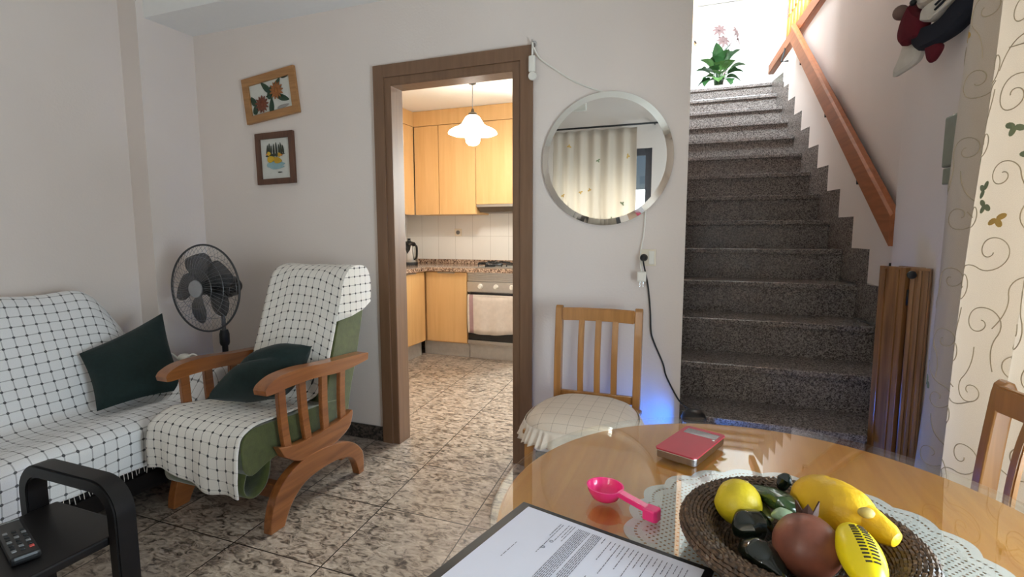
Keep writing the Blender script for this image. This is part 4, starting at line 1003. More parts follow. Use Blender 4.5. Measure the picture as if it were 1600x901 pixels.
# checked throw over the armchair
pr = smoothpath([(2.215, 0.84, 0), (2.218, 0.95, 0), (2.185, 1.012, 0), (2.11, 1.025, 0), (2.045, 1.0, 0), (2.008, 0.90, 0), (1.945, 0.70, 0), (1.888, 0.52, 0), (1.85, 0.435, 0), (1.80, 0.425, 0), (1.70, 0.434, 0), (1.56, 0.447, 0), (1.45, 0.450, 0), (1.395, 0.42, 0), (1.376, 0.36, 0), (1.370, 0.28, 0), (1.372, 0.21, 0)], 5)
ar = [0.0]
for a, c in zip(pr, pr[1:]): ar.append(ar[-1] + (c - a).length)
NA, NB = len(pr) - 1, 30
def athrow(i, j):
    p = pr[i]; u = j / NB; s = i / NA
    # width: narrow at the back top, full on the seat, tapering diagonally at the crease on the right
    xl = -2.075 - 0.045 * sst(0.25, 0.55, s) - 0.015 * sst(0.55, 0.7, s); xr = -1.625 - 0.005 * sst(0.25, 0.45, s)
    xr -= 0.075 * math.exp(-((s - 0.535) / 0.07) ** 2)
    x = xl + (xr - xl) * u; y, z = p.x, p.y
    z += 0.010 * noise.noise(Vector((x * 9, s * 12, 1.0))); y += 0.006 * noise.noise(Vector((x * 8, s * 14, 5.0)))
    sag = math.sin(PI * u)
    if s < 0.52: y -= 0.020 * sst(0.22, 0.3, s) * (1 - sst(.46, .52, s)); z += 0.012 * (1 - sst(0.22, 0.34, s))
    if s > 0.82: z += (s - 0.82) / 0.18 * (0.035 * math.sin(u * 6.5) * 0.5 + 0.045 * (0.5 - u)); y += 0.008 * math.sin(u * 17) * (s - 0.82) / 0.18
    return Vector((x, y, z))
q = BM(); V = grid(q, athrow, NA, NB, lambda i, j: (ar[i] + 0.05 * math.sin(PI * j / NB) * (i / NA < .45), 0.47 * j / NB))
# side wrap at the top right of the backrest
top = [V[i][NB] for i in range(0, 29)]
uvl = q.loops.layers.uv.verify()
cen = [q.verts.new((v.co.x + 0.004, 2.115 + (v.co.y - 2.115) * 0.35, v.co.z * 0.35 + 0.65 * 0.80)) for v in top]
for a, b_, c, d in zip(top, top[1:], cen[1:], cen):
    f = q.faces.new([a, b_, c, d]); f.smooth = True
    for lp in f.loops: lp[uvl].uv = (lp.vert.co.y, lp.vert.co.z)
f = q.faces.new(cen[::-1])
for lp in f.loops: lp[uvl].uv = (lp.vert.co.y, lp.vert.co.z)
bmesh.ops.recalc_face_normals(q, faces=q.faces)
tag(obj('armchair_throw', q, ARMCL, mods=[('SOLIDIFY', {'thickness': 0.005, 'offset': 0})]), 'white throw with rows of dark knots draped over the wooden armchair', 'throw')
q = pillow_from([(-1.90, 1.815, 0.650), (-1.660, 1.825, 0.69), (-1.655, 1.63, 0.51), (-2.03, 1.565, 0.475)], 0.105, PILLOW, 'p', '', fold=0.02)
tag(obj('throw_pillow', q, PILLOW), 'crumpled dark green pillow lying on the wooden armchair seat', 'pillow', 'dark green pillows')

# ------------------------------------------------------------------ pedestal fan
FP = Vector((-2.572, 2.13, 0)); FC = Vector((-2.582, 2.035, 0.898)); FD = Vector((0.06, -0.995, 0.03)).normalized()
fa = thing('pedestal_fan', 'dark pedestal fan with wire guard in the corner behind sofa and armchair', 'fan', FP)
Rf = FD.to_track_quat('Z', 'Y').to_matrix().to_4x4()
def FM(off): return Matrix.Translation(FC + FD * off) @ Rf
q = BM(); lathe(q, [(0, 0.0005), (0.20, 0.0005), (0.20, 0.012), (0.05, 0.035), (0.025, 0.06), (0, 0.06)], FP, 40); obj('base', q, BLACKP, fa)
q = BM(); tube(q, [FP + Vector((0, 0, 0.05)), FP + Vector((0, 0, 0.62))], 0.016, 14); obj('pole', q, BLACKP, fa)
q = BM(); lathe(q, [(0, 0.56), (0.022, 0.56), (0.027, 0.575), (0.027, 0.625), (0.02, 0.65), (0, 0.65)], FP, 18); obj('height_collar', q, BLACKP, fa)
q = BM(); tube(q, [FP + Vector((0, 0, 0.62)), FP + Vector((0, 0, 0.86))], 0.011, 14); obj('inner_pole', q, plain('grey_fan_tube', (96, 96, 98), 0.3, 0.5), fa)
q = BM(); box(q, FP.x - 0.022, FP.x + 0.022, FP.y - 0.022, FP.y + 0.022, 0.83, 0.885, 0.008); lathe(q, [(0, 0), (0.012, 0), (0.012, 0.02), (0, 0.022)], FP + Vector((0.02, 0, 0.85)), 12, Matrix.Rotation(PI / 2, 4, 'Y')); bmesh.ops.remove_doubles(q, verts=q.verts, dist=0.0008); obj('tilt_joint', q, BLACKP, fa)
q = BM(); t = bmesh.new(); lathe(t, [(0, -0.225), (0.035, -0.225), (0.058, -0.195), (0.062, -0.10), (0.060, -0.05), (0.03, -0.045), (0, -0.045)], (0, 0, 0), 32); merge(q, t, 0, FM(0))
obj('motor_housing', q, BLACKP, fa)
q = BM()
for k in range(20):
    a = 2 * PI * k / 20; t = bmesh.new(); tube(t, [(0.0625 * math.cos(a), 0.0625 * math.sin(a), -0.165), (0.064 * math.cos(a), 0.064 * math.sin(a), -0.06)], 0.0028, 5); merge(q, t, 0, FM(0))
gr_ = obj('cooling_ribs', q, plain('grey_vent_rib', (74, 74, 76), 0.4), fa)
WIRE = plain('grey_guard_wire', (112, 112, 114), 0.35, 0.6)
RIM = plain('dark_guard_rim', (62, 62, 64), 0.35)
def guard(nm, depth, inner):
    q = BM(); t = bmesh.new()
    R0 = 0.238
    nW = 48
    for k in range(nW):
        a = 2 * PI * k / nW
        pts = []
        for s in range(8):
            r = inner + (R0 - inner) * s / 7; z = depth * math.cos(PI / 2 * (r / R0) ** 2.2)
            aa = a + 0.25 * (1 - s / 7)
            pts.append((r * math.cos(aa), r * math.sin(aa), z))
        tube(t, pts, 0.0009, 4, caps=False)
    for r in (0.11, 0.175):
        z = depth * math.cos(PI / 2 * (r / R0) ** 2.2); tube(t, [(r * math.cos(2 * PI * k / 48), r * math.sin(2 * PI * k / 48), z) for k in range(48)], 0.0012, 5, closed=True)
    merge(q, t, 0, FM(0)); return obj(nm, q, WIRE, fa)
guard('front_guard', 0.062, 0.045); guard('rear_guard', -0.062, 0.05)
q = BM(); t = bmesh.new(); tube(t, [(0.2395 * math.cos(2 * PI * k / 72), 0.2395 * math.sin(2 * PI * k / 72), 0) for k in range(72)], 0.0055, 8, closed=True); merge(q, t, 0, FM(0)); obj('guard_rim', q, RIM, fa)
q = BM(); t = bmesh.new(); lathe(t, [(0, 0.066), (0.03, 0.066), (0.046, 0.063), (0.048, 0.058), (0, 0.056)], (0, 0, 0), 28); merge(q, t, 0, FM(0)); obj('guard_badge', q, plain('grey_fan_badge', (150, 150, 152), 0.35, 0.3), fa)
q = BM(); t = bmesh.new(); lathe(t, [(0, 0.03), (0.03, 0.03), (0.036, 0.02), (0.036, -0.045), (0, -0.045)], (0, 0, 0), 24); merge(q, t, 0, FM(0)); obj('blade_hub', q, BLACKP, fa)
ms, nt, bs, L = nmat('smoky_blade_plastic')
bs.inputs['Base Color'].default_value = rgb((92, 92, 94)); bs.inputs['Roughness'].default_value = 0.2
tr = N(nt, 'ShaderNodeBsdfTransparent'); tr.inputs[0].default_value = rgb((190, 190, 192)); mx = N(nt, 'ShaderNodeMixShader'); mx.inputs[0].default_value = 0.62
L.new(bs.outputs[0], mx.inputs[1]); L.new(tr.outputs[0], mx.inputs[2]); L.new(mx.outputs[0], nt.nodes['Material Output'].inputs[0])
for k in range(5):
    a0 = 2 * PI * k / 5 + 0.4; q = BM(); t = bmesh.new()
    def bl_(i, j):
        r = 0.034 + (0.195 - 0.034) * i / 12; s = j / 8 - 0.5
        wd = 0.55 + 0.62 * math.sin(PI * min(1, (i / 12) * 0.95 + .05)) ** 0.7; aa = a0 + s * wd + 0.25 * (i / 12)
        return Vector((r * math.cos(aa), r * math.sin(aa), 0.03 * s * 1.2))
    grid(t, bl_, 12, 8); merge(q, t, 0, FM(0)); obj('fan_blade', q, ms, fa, mods=[('SOLIDIFY', {'thickness': 0.002, 'offset': 0})])

# ------------------------------------------------------------------ black side table with bentwood hoops, and the remote on it
ct = thing('side_table', 'black side table with bentwood hoop legs in front of the sofa', 'table', (-1.495, 0.52, 0))
TZ = 0.465; TX0, TX1 = -1.655, -1.335
q = BM(); box(q, TX0, TX1, 0.20, 0.815, TZ - 0.022, TZ, 0.005); obj('tabletop', q, BLACKW, ct)
for y in (0.775, 0.24):
    xa, xb = TX0 - 0.018, TX1 + 0.018; zt = 0.585; r = 0.07
    path = [(xa, y, 0.0)] + [(xa, y, 0.2), (xa, y, zt - r)]
    for k in range(1, 8): a = PI - (PI / 2) * k / 8; path.append((xa + r + r * math.cos(a), y, zt - r + r * math.sin(a)))
    path += [(xa + r, y, zt), (xb - r, y, zt)]
    for k in range(1, 8): a = PI / 2 - (PI / 2) * k / 8; path.append((xb - r + r * math.cos(a), y, zt - r + r * math.sin(a)))
    path += [(xb, y, zt - r), (xb, y, 0.2), (xb, y, 0.0)]
    q = BM(); bar(q, path, 0.05, 0.034, Vector((0, 1, 0)), bev=0.004); obj('hoop_leg', q, BLACKW, ct)
rm = thing('remote_control', 'black remote control lying on the black side table', 'remote', (-1.50, 0.66, TZ))
Rm = Matrix.Translation((-1.505, 0.655, TZ)) @ Matrix.Rotation(math.radians(-17), 4, 'Z')
def addr(nm, q, mat, par): bmesh.ops.transform(q, matrix=Rm, verts=q.verts); return obj(nm, q, mat, par)
q = BM(); box(q, -0.11, 0.11, -0.026, 0.026, 0.001, 0.021, 0.007); addr('body', q, BLACKP, rm)
for i in range(7):
    for j in range(3):
        q = BM(); x = -0.03 + i * 0.018; y = -0.015 + j * 0.015; box(q, x - 0.005, x + 0.005, y - 0.0042, y + 0.0042, 0.0205, 0.0235, 0.001)
        addr('button', q, REDBTN if (i == 6 and j == 2) else (GREYP if (i + j) % 3 == 0 else BLACKR), rm)
q = BM(); box(q, -0.098, -0.094, -0.02, 0.02, 0.0205, 0.0222); addr('display_strip', q, GREYP, rm)

# ------------------------------------------------------------------ dining table
TC = Vector((0.113, 0.861, 0)); TR = 0.437
dt = thing('dining_table', 'round golden wood dining table with pedestal in the right foreground', 'table', TC)
q = BM(); lathe(q, [(0, 0.712), (TR - 0.02, 0.712), (TR - 0.004, 0.716), (TR, 0.726), (TR - 0.003, 0.738), (TR - 0.008, 0.742), (0, 0.742)], TC, 96); obj('tabletop', q, TABLEW, dt)
q = BM(); lathe(q, [(0, 0.70), (0.09, 0.70), (0.07, 0.66), (0.045, 0.60), (0.04, 0.40), (0.055, 0.25), (0.05, 0.10), (0.10, 0.05), (0, 0.05)], TC, 32); obj('pedestal', q, CHAIRW, dt)
q = BM(); lathe(q, [(0, 0.712), (0.12, 0.712), (0.12, 0.698), (0, 0.698)], TC, 32); obj('top_plate', q, CHAIRW, dt)
q = BM(); lathe(q, [(0, 0.0005), (0.175, 0.0005), (0.178, 0.02), (0.15, 0.045), (0.08, 0.055), (0, 0.055)], TC, 48); obj('base', q, CHAIRW, dt)
GT = 0.752
q = BM(); lathe(q, [(0, 0.7445), (0.4435, 0.7445), (0.4455, 0.746), (0.4455, 0.7505), (0.4435, GT), (0, GT)], TC, 128, smooth=False)
tag(obj('table_glass', q, GLASS), 'clear round glass sheet covering the golden dining table', 'glass top')
# lace doily under the glass
DC = Vector((0.150, 0.800, 0.7432)); q = BM(); uvl = q.loops.layers.uv.verify()
nA, nR = 220, 10; rows = []
def dr(a, f): return f * (0.243 + 0.013 * abs(math.sin(a * 11)))
for i in range(nA):
    a = 2 * PI * i / nA; rows.append([q.verts.new((DC.x + dr(a, k / nR) * math.cos(a), DC.y + dr(a, k / nR) * math.sin(a), DC.z)) for k in range(1, nR + 1)])
cv = q.verts.new(DC)
for i in range(nA):
    A, B = rows[i], rows[(i + 1) % nA]; a0, a1 = i / nA, (i + 1) / nA
    f = q.faces.new([cv, A[0], B[0]])
    for lp, uv in zip(f.loops, ((0, a0), (dr(0, 1 / nR), a0), (dr(0, 1 / nR), a1))): lp[uvl].uv = uv
    for k in range(nR - 1):
        f = q.faces.new([A[k], A[k + 1], B[k + 1], B[k]])
        for lp, (rr, aa) in zip(f.loops, ((k + 1, a0), (k + 2, a0), (k + 2, a1), (k + 1, a1))): lp[uvl].uv = (dr(2 * PI * aa, rr / nR), aa)
tag(obj('lace_doily', q, LACE, mods=[('SOLIDIFY', {'thickness': 0.0006, 'offset': 0})]), 'round white lace doily with scalloped edge under the table glass', 'doily')

# woven basket (one spiral strand)
mR, nt, bs, L = nmat('dark_brown_rattan')
co = coords(nt, L); n_ = N(nt, 'ShaderNodeTexNoise'); n_.inputs['Scale'].default_value = 160; L.new(co, n_.inputs['Vector'])
r_ = ramp(nt, [(0.3, rgb((50, 36, 26))), (0.62, rgb((96, 72, 52))), (0.85, rgb((150, 122, 92)))]); L.new(n_.outputs['Fac'], r_.inputs[0]); L.new(r_.outputs[0], bs.inputs['Base Color']); bs.inputs['Roughness'].default_value = 0.42
BC = Vector((0.133, 0.757, GT))
bp = smoothpath([(0.004, 0.006, 0), (0.05, 0.006, 0), (0.092, 0.007, 0), (0.106, 0.018, 0), (0.115, 0.034, 0), (0.126, 0.043, 0), (0.143, 0.046, 0), (0.151, 0.040, 0), (0.150, 0.030, 0), (0.136, 0.016, 0), (0.118, 0.006, 0)], 8)
bl_ = [0.0]
for a, c in zip(bp, bp[1:]): bl_.append(bl_[-1] + (c - a).length)
def bpos(d):
    for i in range(len(bl_) - 1):
        if bl_[i + 1] >= d: 
            f = (d - bl_[i]) / (bl_[i + 1] - bl_[i] + 1e-9); return bp[i].lerp(bp[i + 1], f)
    return bp[-1]
pitch = 0.0052; d = 0.0; th = 0.0; pts = []; rad = []; step = 0.0042; cnt = 0
while d < bl_[-1]:
    p = bpos(d); r = max(p.x, 0.004)
    turn = int(th / (2 * PI)); 
    nw = max(10, int(2 * PI * r / 0.010)); ph = math.cos(th * nw + PI * (turn % 2))
    pts.append(BC + Vector((r * math.cos(th), r * math.sin(th), p.y + 0.0007 * ph))); rad.append(0.0031 + 0.0009 * ph)
    dth = min(0.6, step / r); th += dth; d += pitch * dth / (2 * PI)
q = BM(); tube(q, pts, rad, 5)
tag(obj('woven_basket', q, mR), 'dark brown woven basket holding fruit on the dining table', 'basket')

# fruit
def lemon(c, ax, L_, R_, mat, nip=0.016, seedv=1.0, tip=True):
    ax = Vector(ax).normalized(); rot = ax.to_track_quat('Z', 'Y').to_matrix().to_4x4()
    pr_ = []
    n = 26
    for i in range(n + 1):
        t = -1 + 2 * i / n
        r = R_ * max(0, 1 - abs(t) ** 2.3) ** 0.52; z = t * L_ / 2
        if tip and t > 0.86: r = max(r * 0.9, nip * (1 - ((t - 0.86) / 0.14)) ** 0.5 if t < 1 else 0); z += (t - 0.86) * 0.10
        pr_.append((r if 0 < i < n else 0, z))
    t_ = bmesh.new(); lathe(t_, pr_, (0, 0, 0), 40)
    for v in t_.verts:
        k = 1 + 0.045 * noise.noise(v.co * 38 * seedv + Vector((seedv * 3, 1, 2))) + 0.02 * noise.noise(v.co * 110)
        v.co.x *= k; v.co.y *= k
    q = BM(); merge(q, t_, 0, Matrix.Translation(Vector(c)) @ rot); return q
q = lemon((0.059, 0.792, 0.803), (0.5, 0.55, 0.65), 0.066, 0.0315, LEMON, 0.010, 1.3, tip=False)
lm = thing('lemon', 'greenish yellow round lemon at the left of the basket', 'lemon', (0.052, 0.795, 0.778)); obj('peel', q, LEMON, lm)
q = BM(); ellipsoid(q, (0.069, 0.798, 0.832), (0.004, 0.004, 0.003), None, 10, 6); obj('stem_end', q, LEMSCAR, lm)
# big warty lemon with a nipple
bx = thing('lemon', 'large deep yellow lemon with a long nipple at the back right of the basket', 'lemon', (0.178, 0.812, 0.775))
A, B = Vector((0.157, 0.825, 0.814)), Vector((0.205, 0.776, 0.818)); axd = (B - A).normalized()
q = lemon((A + B) / 2, axd, 0.118, 0.038, LEMON2, 0.014, 2.1, tip=False); obj('peel', q, LEMON2, bx)
tipc = (A + B) / 2 + axd * 0.055; td = (axd + Vector((0.15, -0.25, -0.25))).normalized()
t_ = bmesh.new(); lathe(t_, [(0.021, -0.012), (0.019, 0.0), (0.0165, 0.012), (0.0145, 0.022), (0.010, 0.030), (0, 0.034)], (0, 0, 0), 20); q = BM(); merge(q, t_, 0, Matrix.Translation(tipc) @ td.to_track_quat('Z', 'Y').to_matrix().to_4x4()); obj('nipple', q, LEMON2, bx)
q = BM(); ellipsoid(q, tipc + Vector((-0.012, -0.012, 0.020)), (0.010, 0.006, 0.007), None, 12, 8); obj('peel_scar', q, LEMSCAR, bx)
# pomegranate
pm = thing('pomegranate', 'brownish red pomegranate in the front of the basket', 'pomegranate', (0.132, 0.702, 0.767))
pc = Vector((0.134, 0.701, 0.806)); paxis = Vector((0.06, 0.62, 0.75)).normalized(); prot = paxis.to_track_quat('Z', 'Y').to_matrix()
q = BM(); ellipsoid(q, pc, (0.0395, 0.041, 0.039), prot, 36, 20, fn=lambda v: 1 + 0.03 * noise.noise(v * 1.6) + 0.025 * math.cos(5 * math.atan2(v.y, v.x)) * (1 - v.z * v.z)); obj('skin', q, POMEG, pm)
q = BM(); t_ = bmesh.new()
base = [t_.verts.new((0.010 * math.cos(2 * PI * k / 12), 0.010 * math.sin(2 * PI * k / 12), 0.0365)) for k in range(12)]
tops = []
for k in range(12):
    a = 2 * PI * k / 12; h = (0.048 + 0.004 * (k % 3)) if k % 2 else 0.040; r = 0.015 if k % 2 else 0.012
    tops.append(t_.verts.new((r * math.cos(a), r * math.sin(a), h)))
for k in range(12): t_.faces.new([base[k], base[(k + 1) % 12], tops[(k + 1) % 12], tops[k]])
merge(q, t_, 0, Matrix.Translation(pc) @ prot.to_4x4()); obj('crown', q, POMCR, pm, mods=[('SOLIDIFY', {'thickness': 0.002, 'offset': 0})])
# yellow slotted plastic lemon
sl = thing('plastic_lemon', 'smooth yellow plastic lemon with rows of dark slots in the basket', 'container', (0.200, 0.702, 0.80))
sc_ = Vector((0.182, 0.667, 0.826)); sax = Vector((0.07, -0.96, -0.16)).normalized(); srot = Matrix((sax.cross(Vector((0, 0, 1))).normalized(), sax, Vector((0, 0, 1)))).transposed()
sx = sax.cross(Vector((0, 0, 1))).normalized(); sz = sx.cross(sax).normalized(); srot = Matrix((sx, sax, sz)).transposed()
q = BM(); ellipsoid(q, sc_, (0.0235, 0.049, 0.0225), srot, 40, 24); obj('shell', q, YELLP, sl)
q = BM()
def onsl(u, v, out=1.004):   # angle around long axis, position along it
    s_ = math.sqrt(max(0, 1 - v * v)); p = Vector((0.0235 * math.sin(u) * s_, 0.049 * v, 0.0225 * math.cos(u) * s_)) * out
    return sc_ + srot @ p
for i in range(13):
    v = -0.55 + i * 0.095
    for u0, u1 in ((-0.50, -0.14), (-0.02, 0.30)):
        if i in (0, 12) and u0 < -0.6: continue
        q2 = [onsl(u0 + (u1 - u0) * k / 4, v, 1.012) for k in range(5)]
        tube(q, q2, 0.0011, 5)
sl_o = obj('slots', q, SLOT, sl)
# peppers
def pepper(path, rads, mat, name, lab):
    q = BM(); P_ = smoothpath(path, 6); R2 = []
    for i in range(len(P_)):
        f = i / (len(P_) - 1) * (len(rads) - 1); a = int(min(f, len(rads) - 2)); R2.append((rads[a] + (rads[a + 1] - rads[a]) * (f - a)) * max(0.12, 1 - abs(2 * i / (len(P_) - 1) - 1) ** 7) ** 0.5)
    rg = tube(q, P_, R2, 18)
    for i, ring in enumerate(rg):
        c = P_[i]
        for k, v in enumerate(ring):
            v.co = c + (v.co - c) * (1 + 0.13 * math.cos(3 * 2 * PI * k / 18 + i * 0.1) + 0.10 * noise.noise(v.co * 60))
    return q
PP = 'green peppers in the basket'
def pep(path, rads, mat, lab, stemp=None):
    t = thing('green_pepper', lab, 'pepper', path[0], PP); obj('flesh', pepper(path, rads, mat, '', ''), mat, t)
    if stemp: 
        q = BM(); tube(q, smoothpath(stemp, 4), 0.0035, 8); obj('stem', q, STEMM, t)
pep([(0.070, 0.838, 0.802), (0.086, 0.824, 0.808), (0.104, 0.806, 0.812), (0.121, 0.788, 0.812), (0.126, 0.772, 0.806)], [0.007, 0.010, 0.014, 0.017, 0.010], PEPPER2, 'glossy twisted green pepper lying between the two lemons')
pep([(0.101, 0.765, 0.806), (0.110, 0.758, 0.812), (0.121, 0.754, 0.811), (0.128, 0.757, 0.806)], [0.004, 0.009, 0.010, 0.004], PEPPER3, 'pale green curled pepper end just above the pomegranate')
pep([(0.124, 0.866, 0.797), (0.131, 0.872, 0.812), (0.136, 0.874, 0.822)], [0.006, 0.011, 0.004], PEPPER, 'small dark green pepper at the back rim of the basket')
pep([(0.052, 0.735, 0.784), (0.068, 0.745, 0.792), (0.086, 0.752, 0.790), (0.106, 0.752, 0.784)], [0.007, 0.022, 0.022, 0.006], PEPPER, 'blackish green pepper at the basket centre left of the pomegranate')
pep([(0.056, 0.708, 0.782), (0.074, 0.696, 0.787), (0.090, 0.680, 0.784), (0.106, 0.660, 0.780)], [0.006, 0.018, 0.018, 0.005], PEPPER, 'blackish green pepper at the front left of the basket floor')
pep([(0.075, 0.815, 0.783), (0.090, 0.800, 0.787), (0.108, 0.795, 0.785)], [0.006, 0.016, 0.005], plain('olive_pepper_skin', (120, 118, 60), 0.3, coat=0.3, var=0.2), 'olive pepper tucked behind the round lemon')

# phone in red flip case
ph = thing('phone_case', 'red flip phone case with a window strip near the table edge', 'phone', (-0.014, 1.09, GT))
Pm = Matrix.Translation((-0.013, 1.086, GT)) @ Matrix.Rotation(math.radians(68.5 - 90), 4, 'Z')
def addp(nm, q, mat): bmesh.ops.transform(q, matrix=Pm, verts=q.verts); return obj(nm, q, mat, ph)
q = BM(); prism(q, [(-0.0415, -0.07), (-0.037, -0.077), (0.037, -0.077), (0.0415, -0.07), (0.0415, 0.07), (0.037, 0.077), (-0.037, 0.077), (-0.0415, 0.07)], 'Z', 0.0005, 0.0165, 0.002); addp('phone_body', q, PHONEM)
q = BM(); prism(q, [(-0.043, -0.072), (-0.038, -0.079), (0.038, -0.079), (0.043, -0.072), (0.043, 0.072), (0.038, 0.079), (-0.038, 0.079), (-0.043, 0.072)], 'Z', 0.0165, 0.0195, 0.001); addp('cover', q, PHONER)
q = BM(); box(q, -0.033, 0.036, 0.036, 0.064, 0.0192, 0.0200, 0.0003); addp('window_strip', q, PHONES)
q = BM(); lathe(q, [(0, 0), (0.003, 0), (0.003, 0.001), (0, 0.0012)], (0.034, 0.030, 0.0195), 12); addp('snap_button', q, CHROME)
# pink measuring scoop
sp = thing('measuring_scoop', 'bright pink plastic measuring scoop lying on the table glass', 'scoop', (-0.11, 0.81, GT))
Sm = Matrix.Translation((-0.143, 0.822, GT)) @ Matrix.Rotation(math.radians(-22), 4, 'Z') @ Matrix.Diagonal((1.0, 1.25, 1.2, 1))
def adds(nm, q, mat): bmesh.ops.transform(q, matrix=Sm, verts=q.verts); return obj(nm, q, mat, sp)
q = BM(); lathe(q, [(0, 0.0005), (0.010, 0.001), (0.017, 0.006), (0.0215, 0.015), (0.0235, 0.022), (0.0215, 0.022), (0.0195, 0.015), (0.015, 0.008), (0.008, 0.004), (0, 0.0035)], (0, 0, 0), 36)
for v in q.verts: v.co.x *= 1.35; 
adds('bowl', q, PINKP)
q = BM(); bar(q, smoothpath([(0.026, 0, 0.019), (0.047, 0, 0.016), (0.072, 0, 0.013), (0.084, 0, 0.012)], 4), 0.012, 0.007, Vector((0, 1, 0)), bev=0.001); adds('handle', q, PINKP)
q = BM(); prism(q, [(0.074, -0.008), (0.094, -0.009), (0.098, -0.005), (0.098, 0.005), (0.094, 0.009), (0.074, 0.008)], 'Z', 0.0005, 0.016, 0.002); adds('handle_end', q, PINKP)

# clipboard with printed sheet
a_ = Vector((-0.263, 0.757)); e1 = Vector((0.970, -0.244)); e2 = Vector((-0.244, -0.970))
def bpt(u, v): return a_ + e1 * u + e2 * v
def rect(u0, u1, v0, v1): return [tuple(bpt(u0, v0)), tuple(bpt(u1, v0)), tuple(bpt(u1, v1)), tuple(bpt(u0, v1))]
cl = thing('clipboard', 'black clipboard lying across the near edge of the dining table', 'clipboard', (bpt(0.155, 0.115).x, bpt(0.155, 0.115).y, GT))
q = BM(); prism(q, rect(-0.006, 0.298, -0.005, 0.236), 'Z', GT + 0.0005, GT + 0.004, 0.001); obj('board', q, BLACKP, cl)
q = BM(); prism(q, rect(0.288, 0.300, 0.085, 0.16), 'Z', GT + 0.0045, GT + 0.012, 0.002); obj('clip', q, STEEL, cl)
pg = thing('printed_sheet', 'white printed form on the black clipboard', 'paper', (bpt(0.155, 0.115).x, bpt(0.155, 0.115).y, GT + 0.0042))
PZ = GT + 0.0042
q = BM(); prism(q, rect(0.010, 0.287, 0.005, 0.215), 'Z', PZ, PZ + 0.0008); obj('page', q, PAPER, pg)
q = BM()
def txt(u, v0, v1, w=0.0011, words=True):
    v = v0
    while v < v1:
        l = random.uniform(0.003, 0.011) if words else v1 - v0
        x1 = min(v + l, v1); pts4 = rect(u, u + w, v, x1)
        vs = [q.verts.new((p[0], p[1], PZ + 0.0011)) for p in pts4]; q.faces.new(vs[::-1]) ; v = x1 + 0.0014
# u = distance from the page foot (left in the picture), text runs along v
txt(0.048, 0.095, 0.135); txt(0.083, 0.020, 0.10); txt(0.079, 0.020, 0.055); txt(0.091, 0.016, 0.062); txt(0.096, 0.016, 0.05); txt(0.100, 0.014, 0.058)
for k in range(8): txt(0.107 + k * 0.0026, 0.016, 0.196 - (0.05 if k == 0 else 0))
for k in range(6): txt(0.131 + k * 0.0026, 0.016, 0.196 - (0.07 if k == 0 else 0))
txt(0.150, 0.016, 0.03)
for k in range(17): txt(0.160 + k * 0.0068, 0.018, 0.018 + [0.05, 0.02, 0.075, 0.03, 0.055, 0.02, 0.09, 0.04, 0.03][k % 9]); 
for k in range(9): txt(0.163 + k * 0.0136, 0.105, 0.105 + [0.04, 0.02, 0.06][k % 3])
for f in q.faces: pass
bmesh.ops.recalc_face_normals(q, faces=q.faces)
for f in q.faces:
    if f.normal.z < 0: f.normal_flip()
tx_ = obj('printed_text', q, INK, pg); tx_['kind'] = 'stuff'
for u, v in ((0.089, 0.066), (0.086, 0.084)):
    q = BM(); c = bpt(u, v); tube(q, [(c.x + 0.0024 * math.cos(2 * PI * k / 14), c.y + 0.0024 * math.sin(2 * PI * k / 14), PZ + 0.0011) for k in range(14)], 0.0005, 4, closed=True); obj('printed_ring', q, INK, pg)

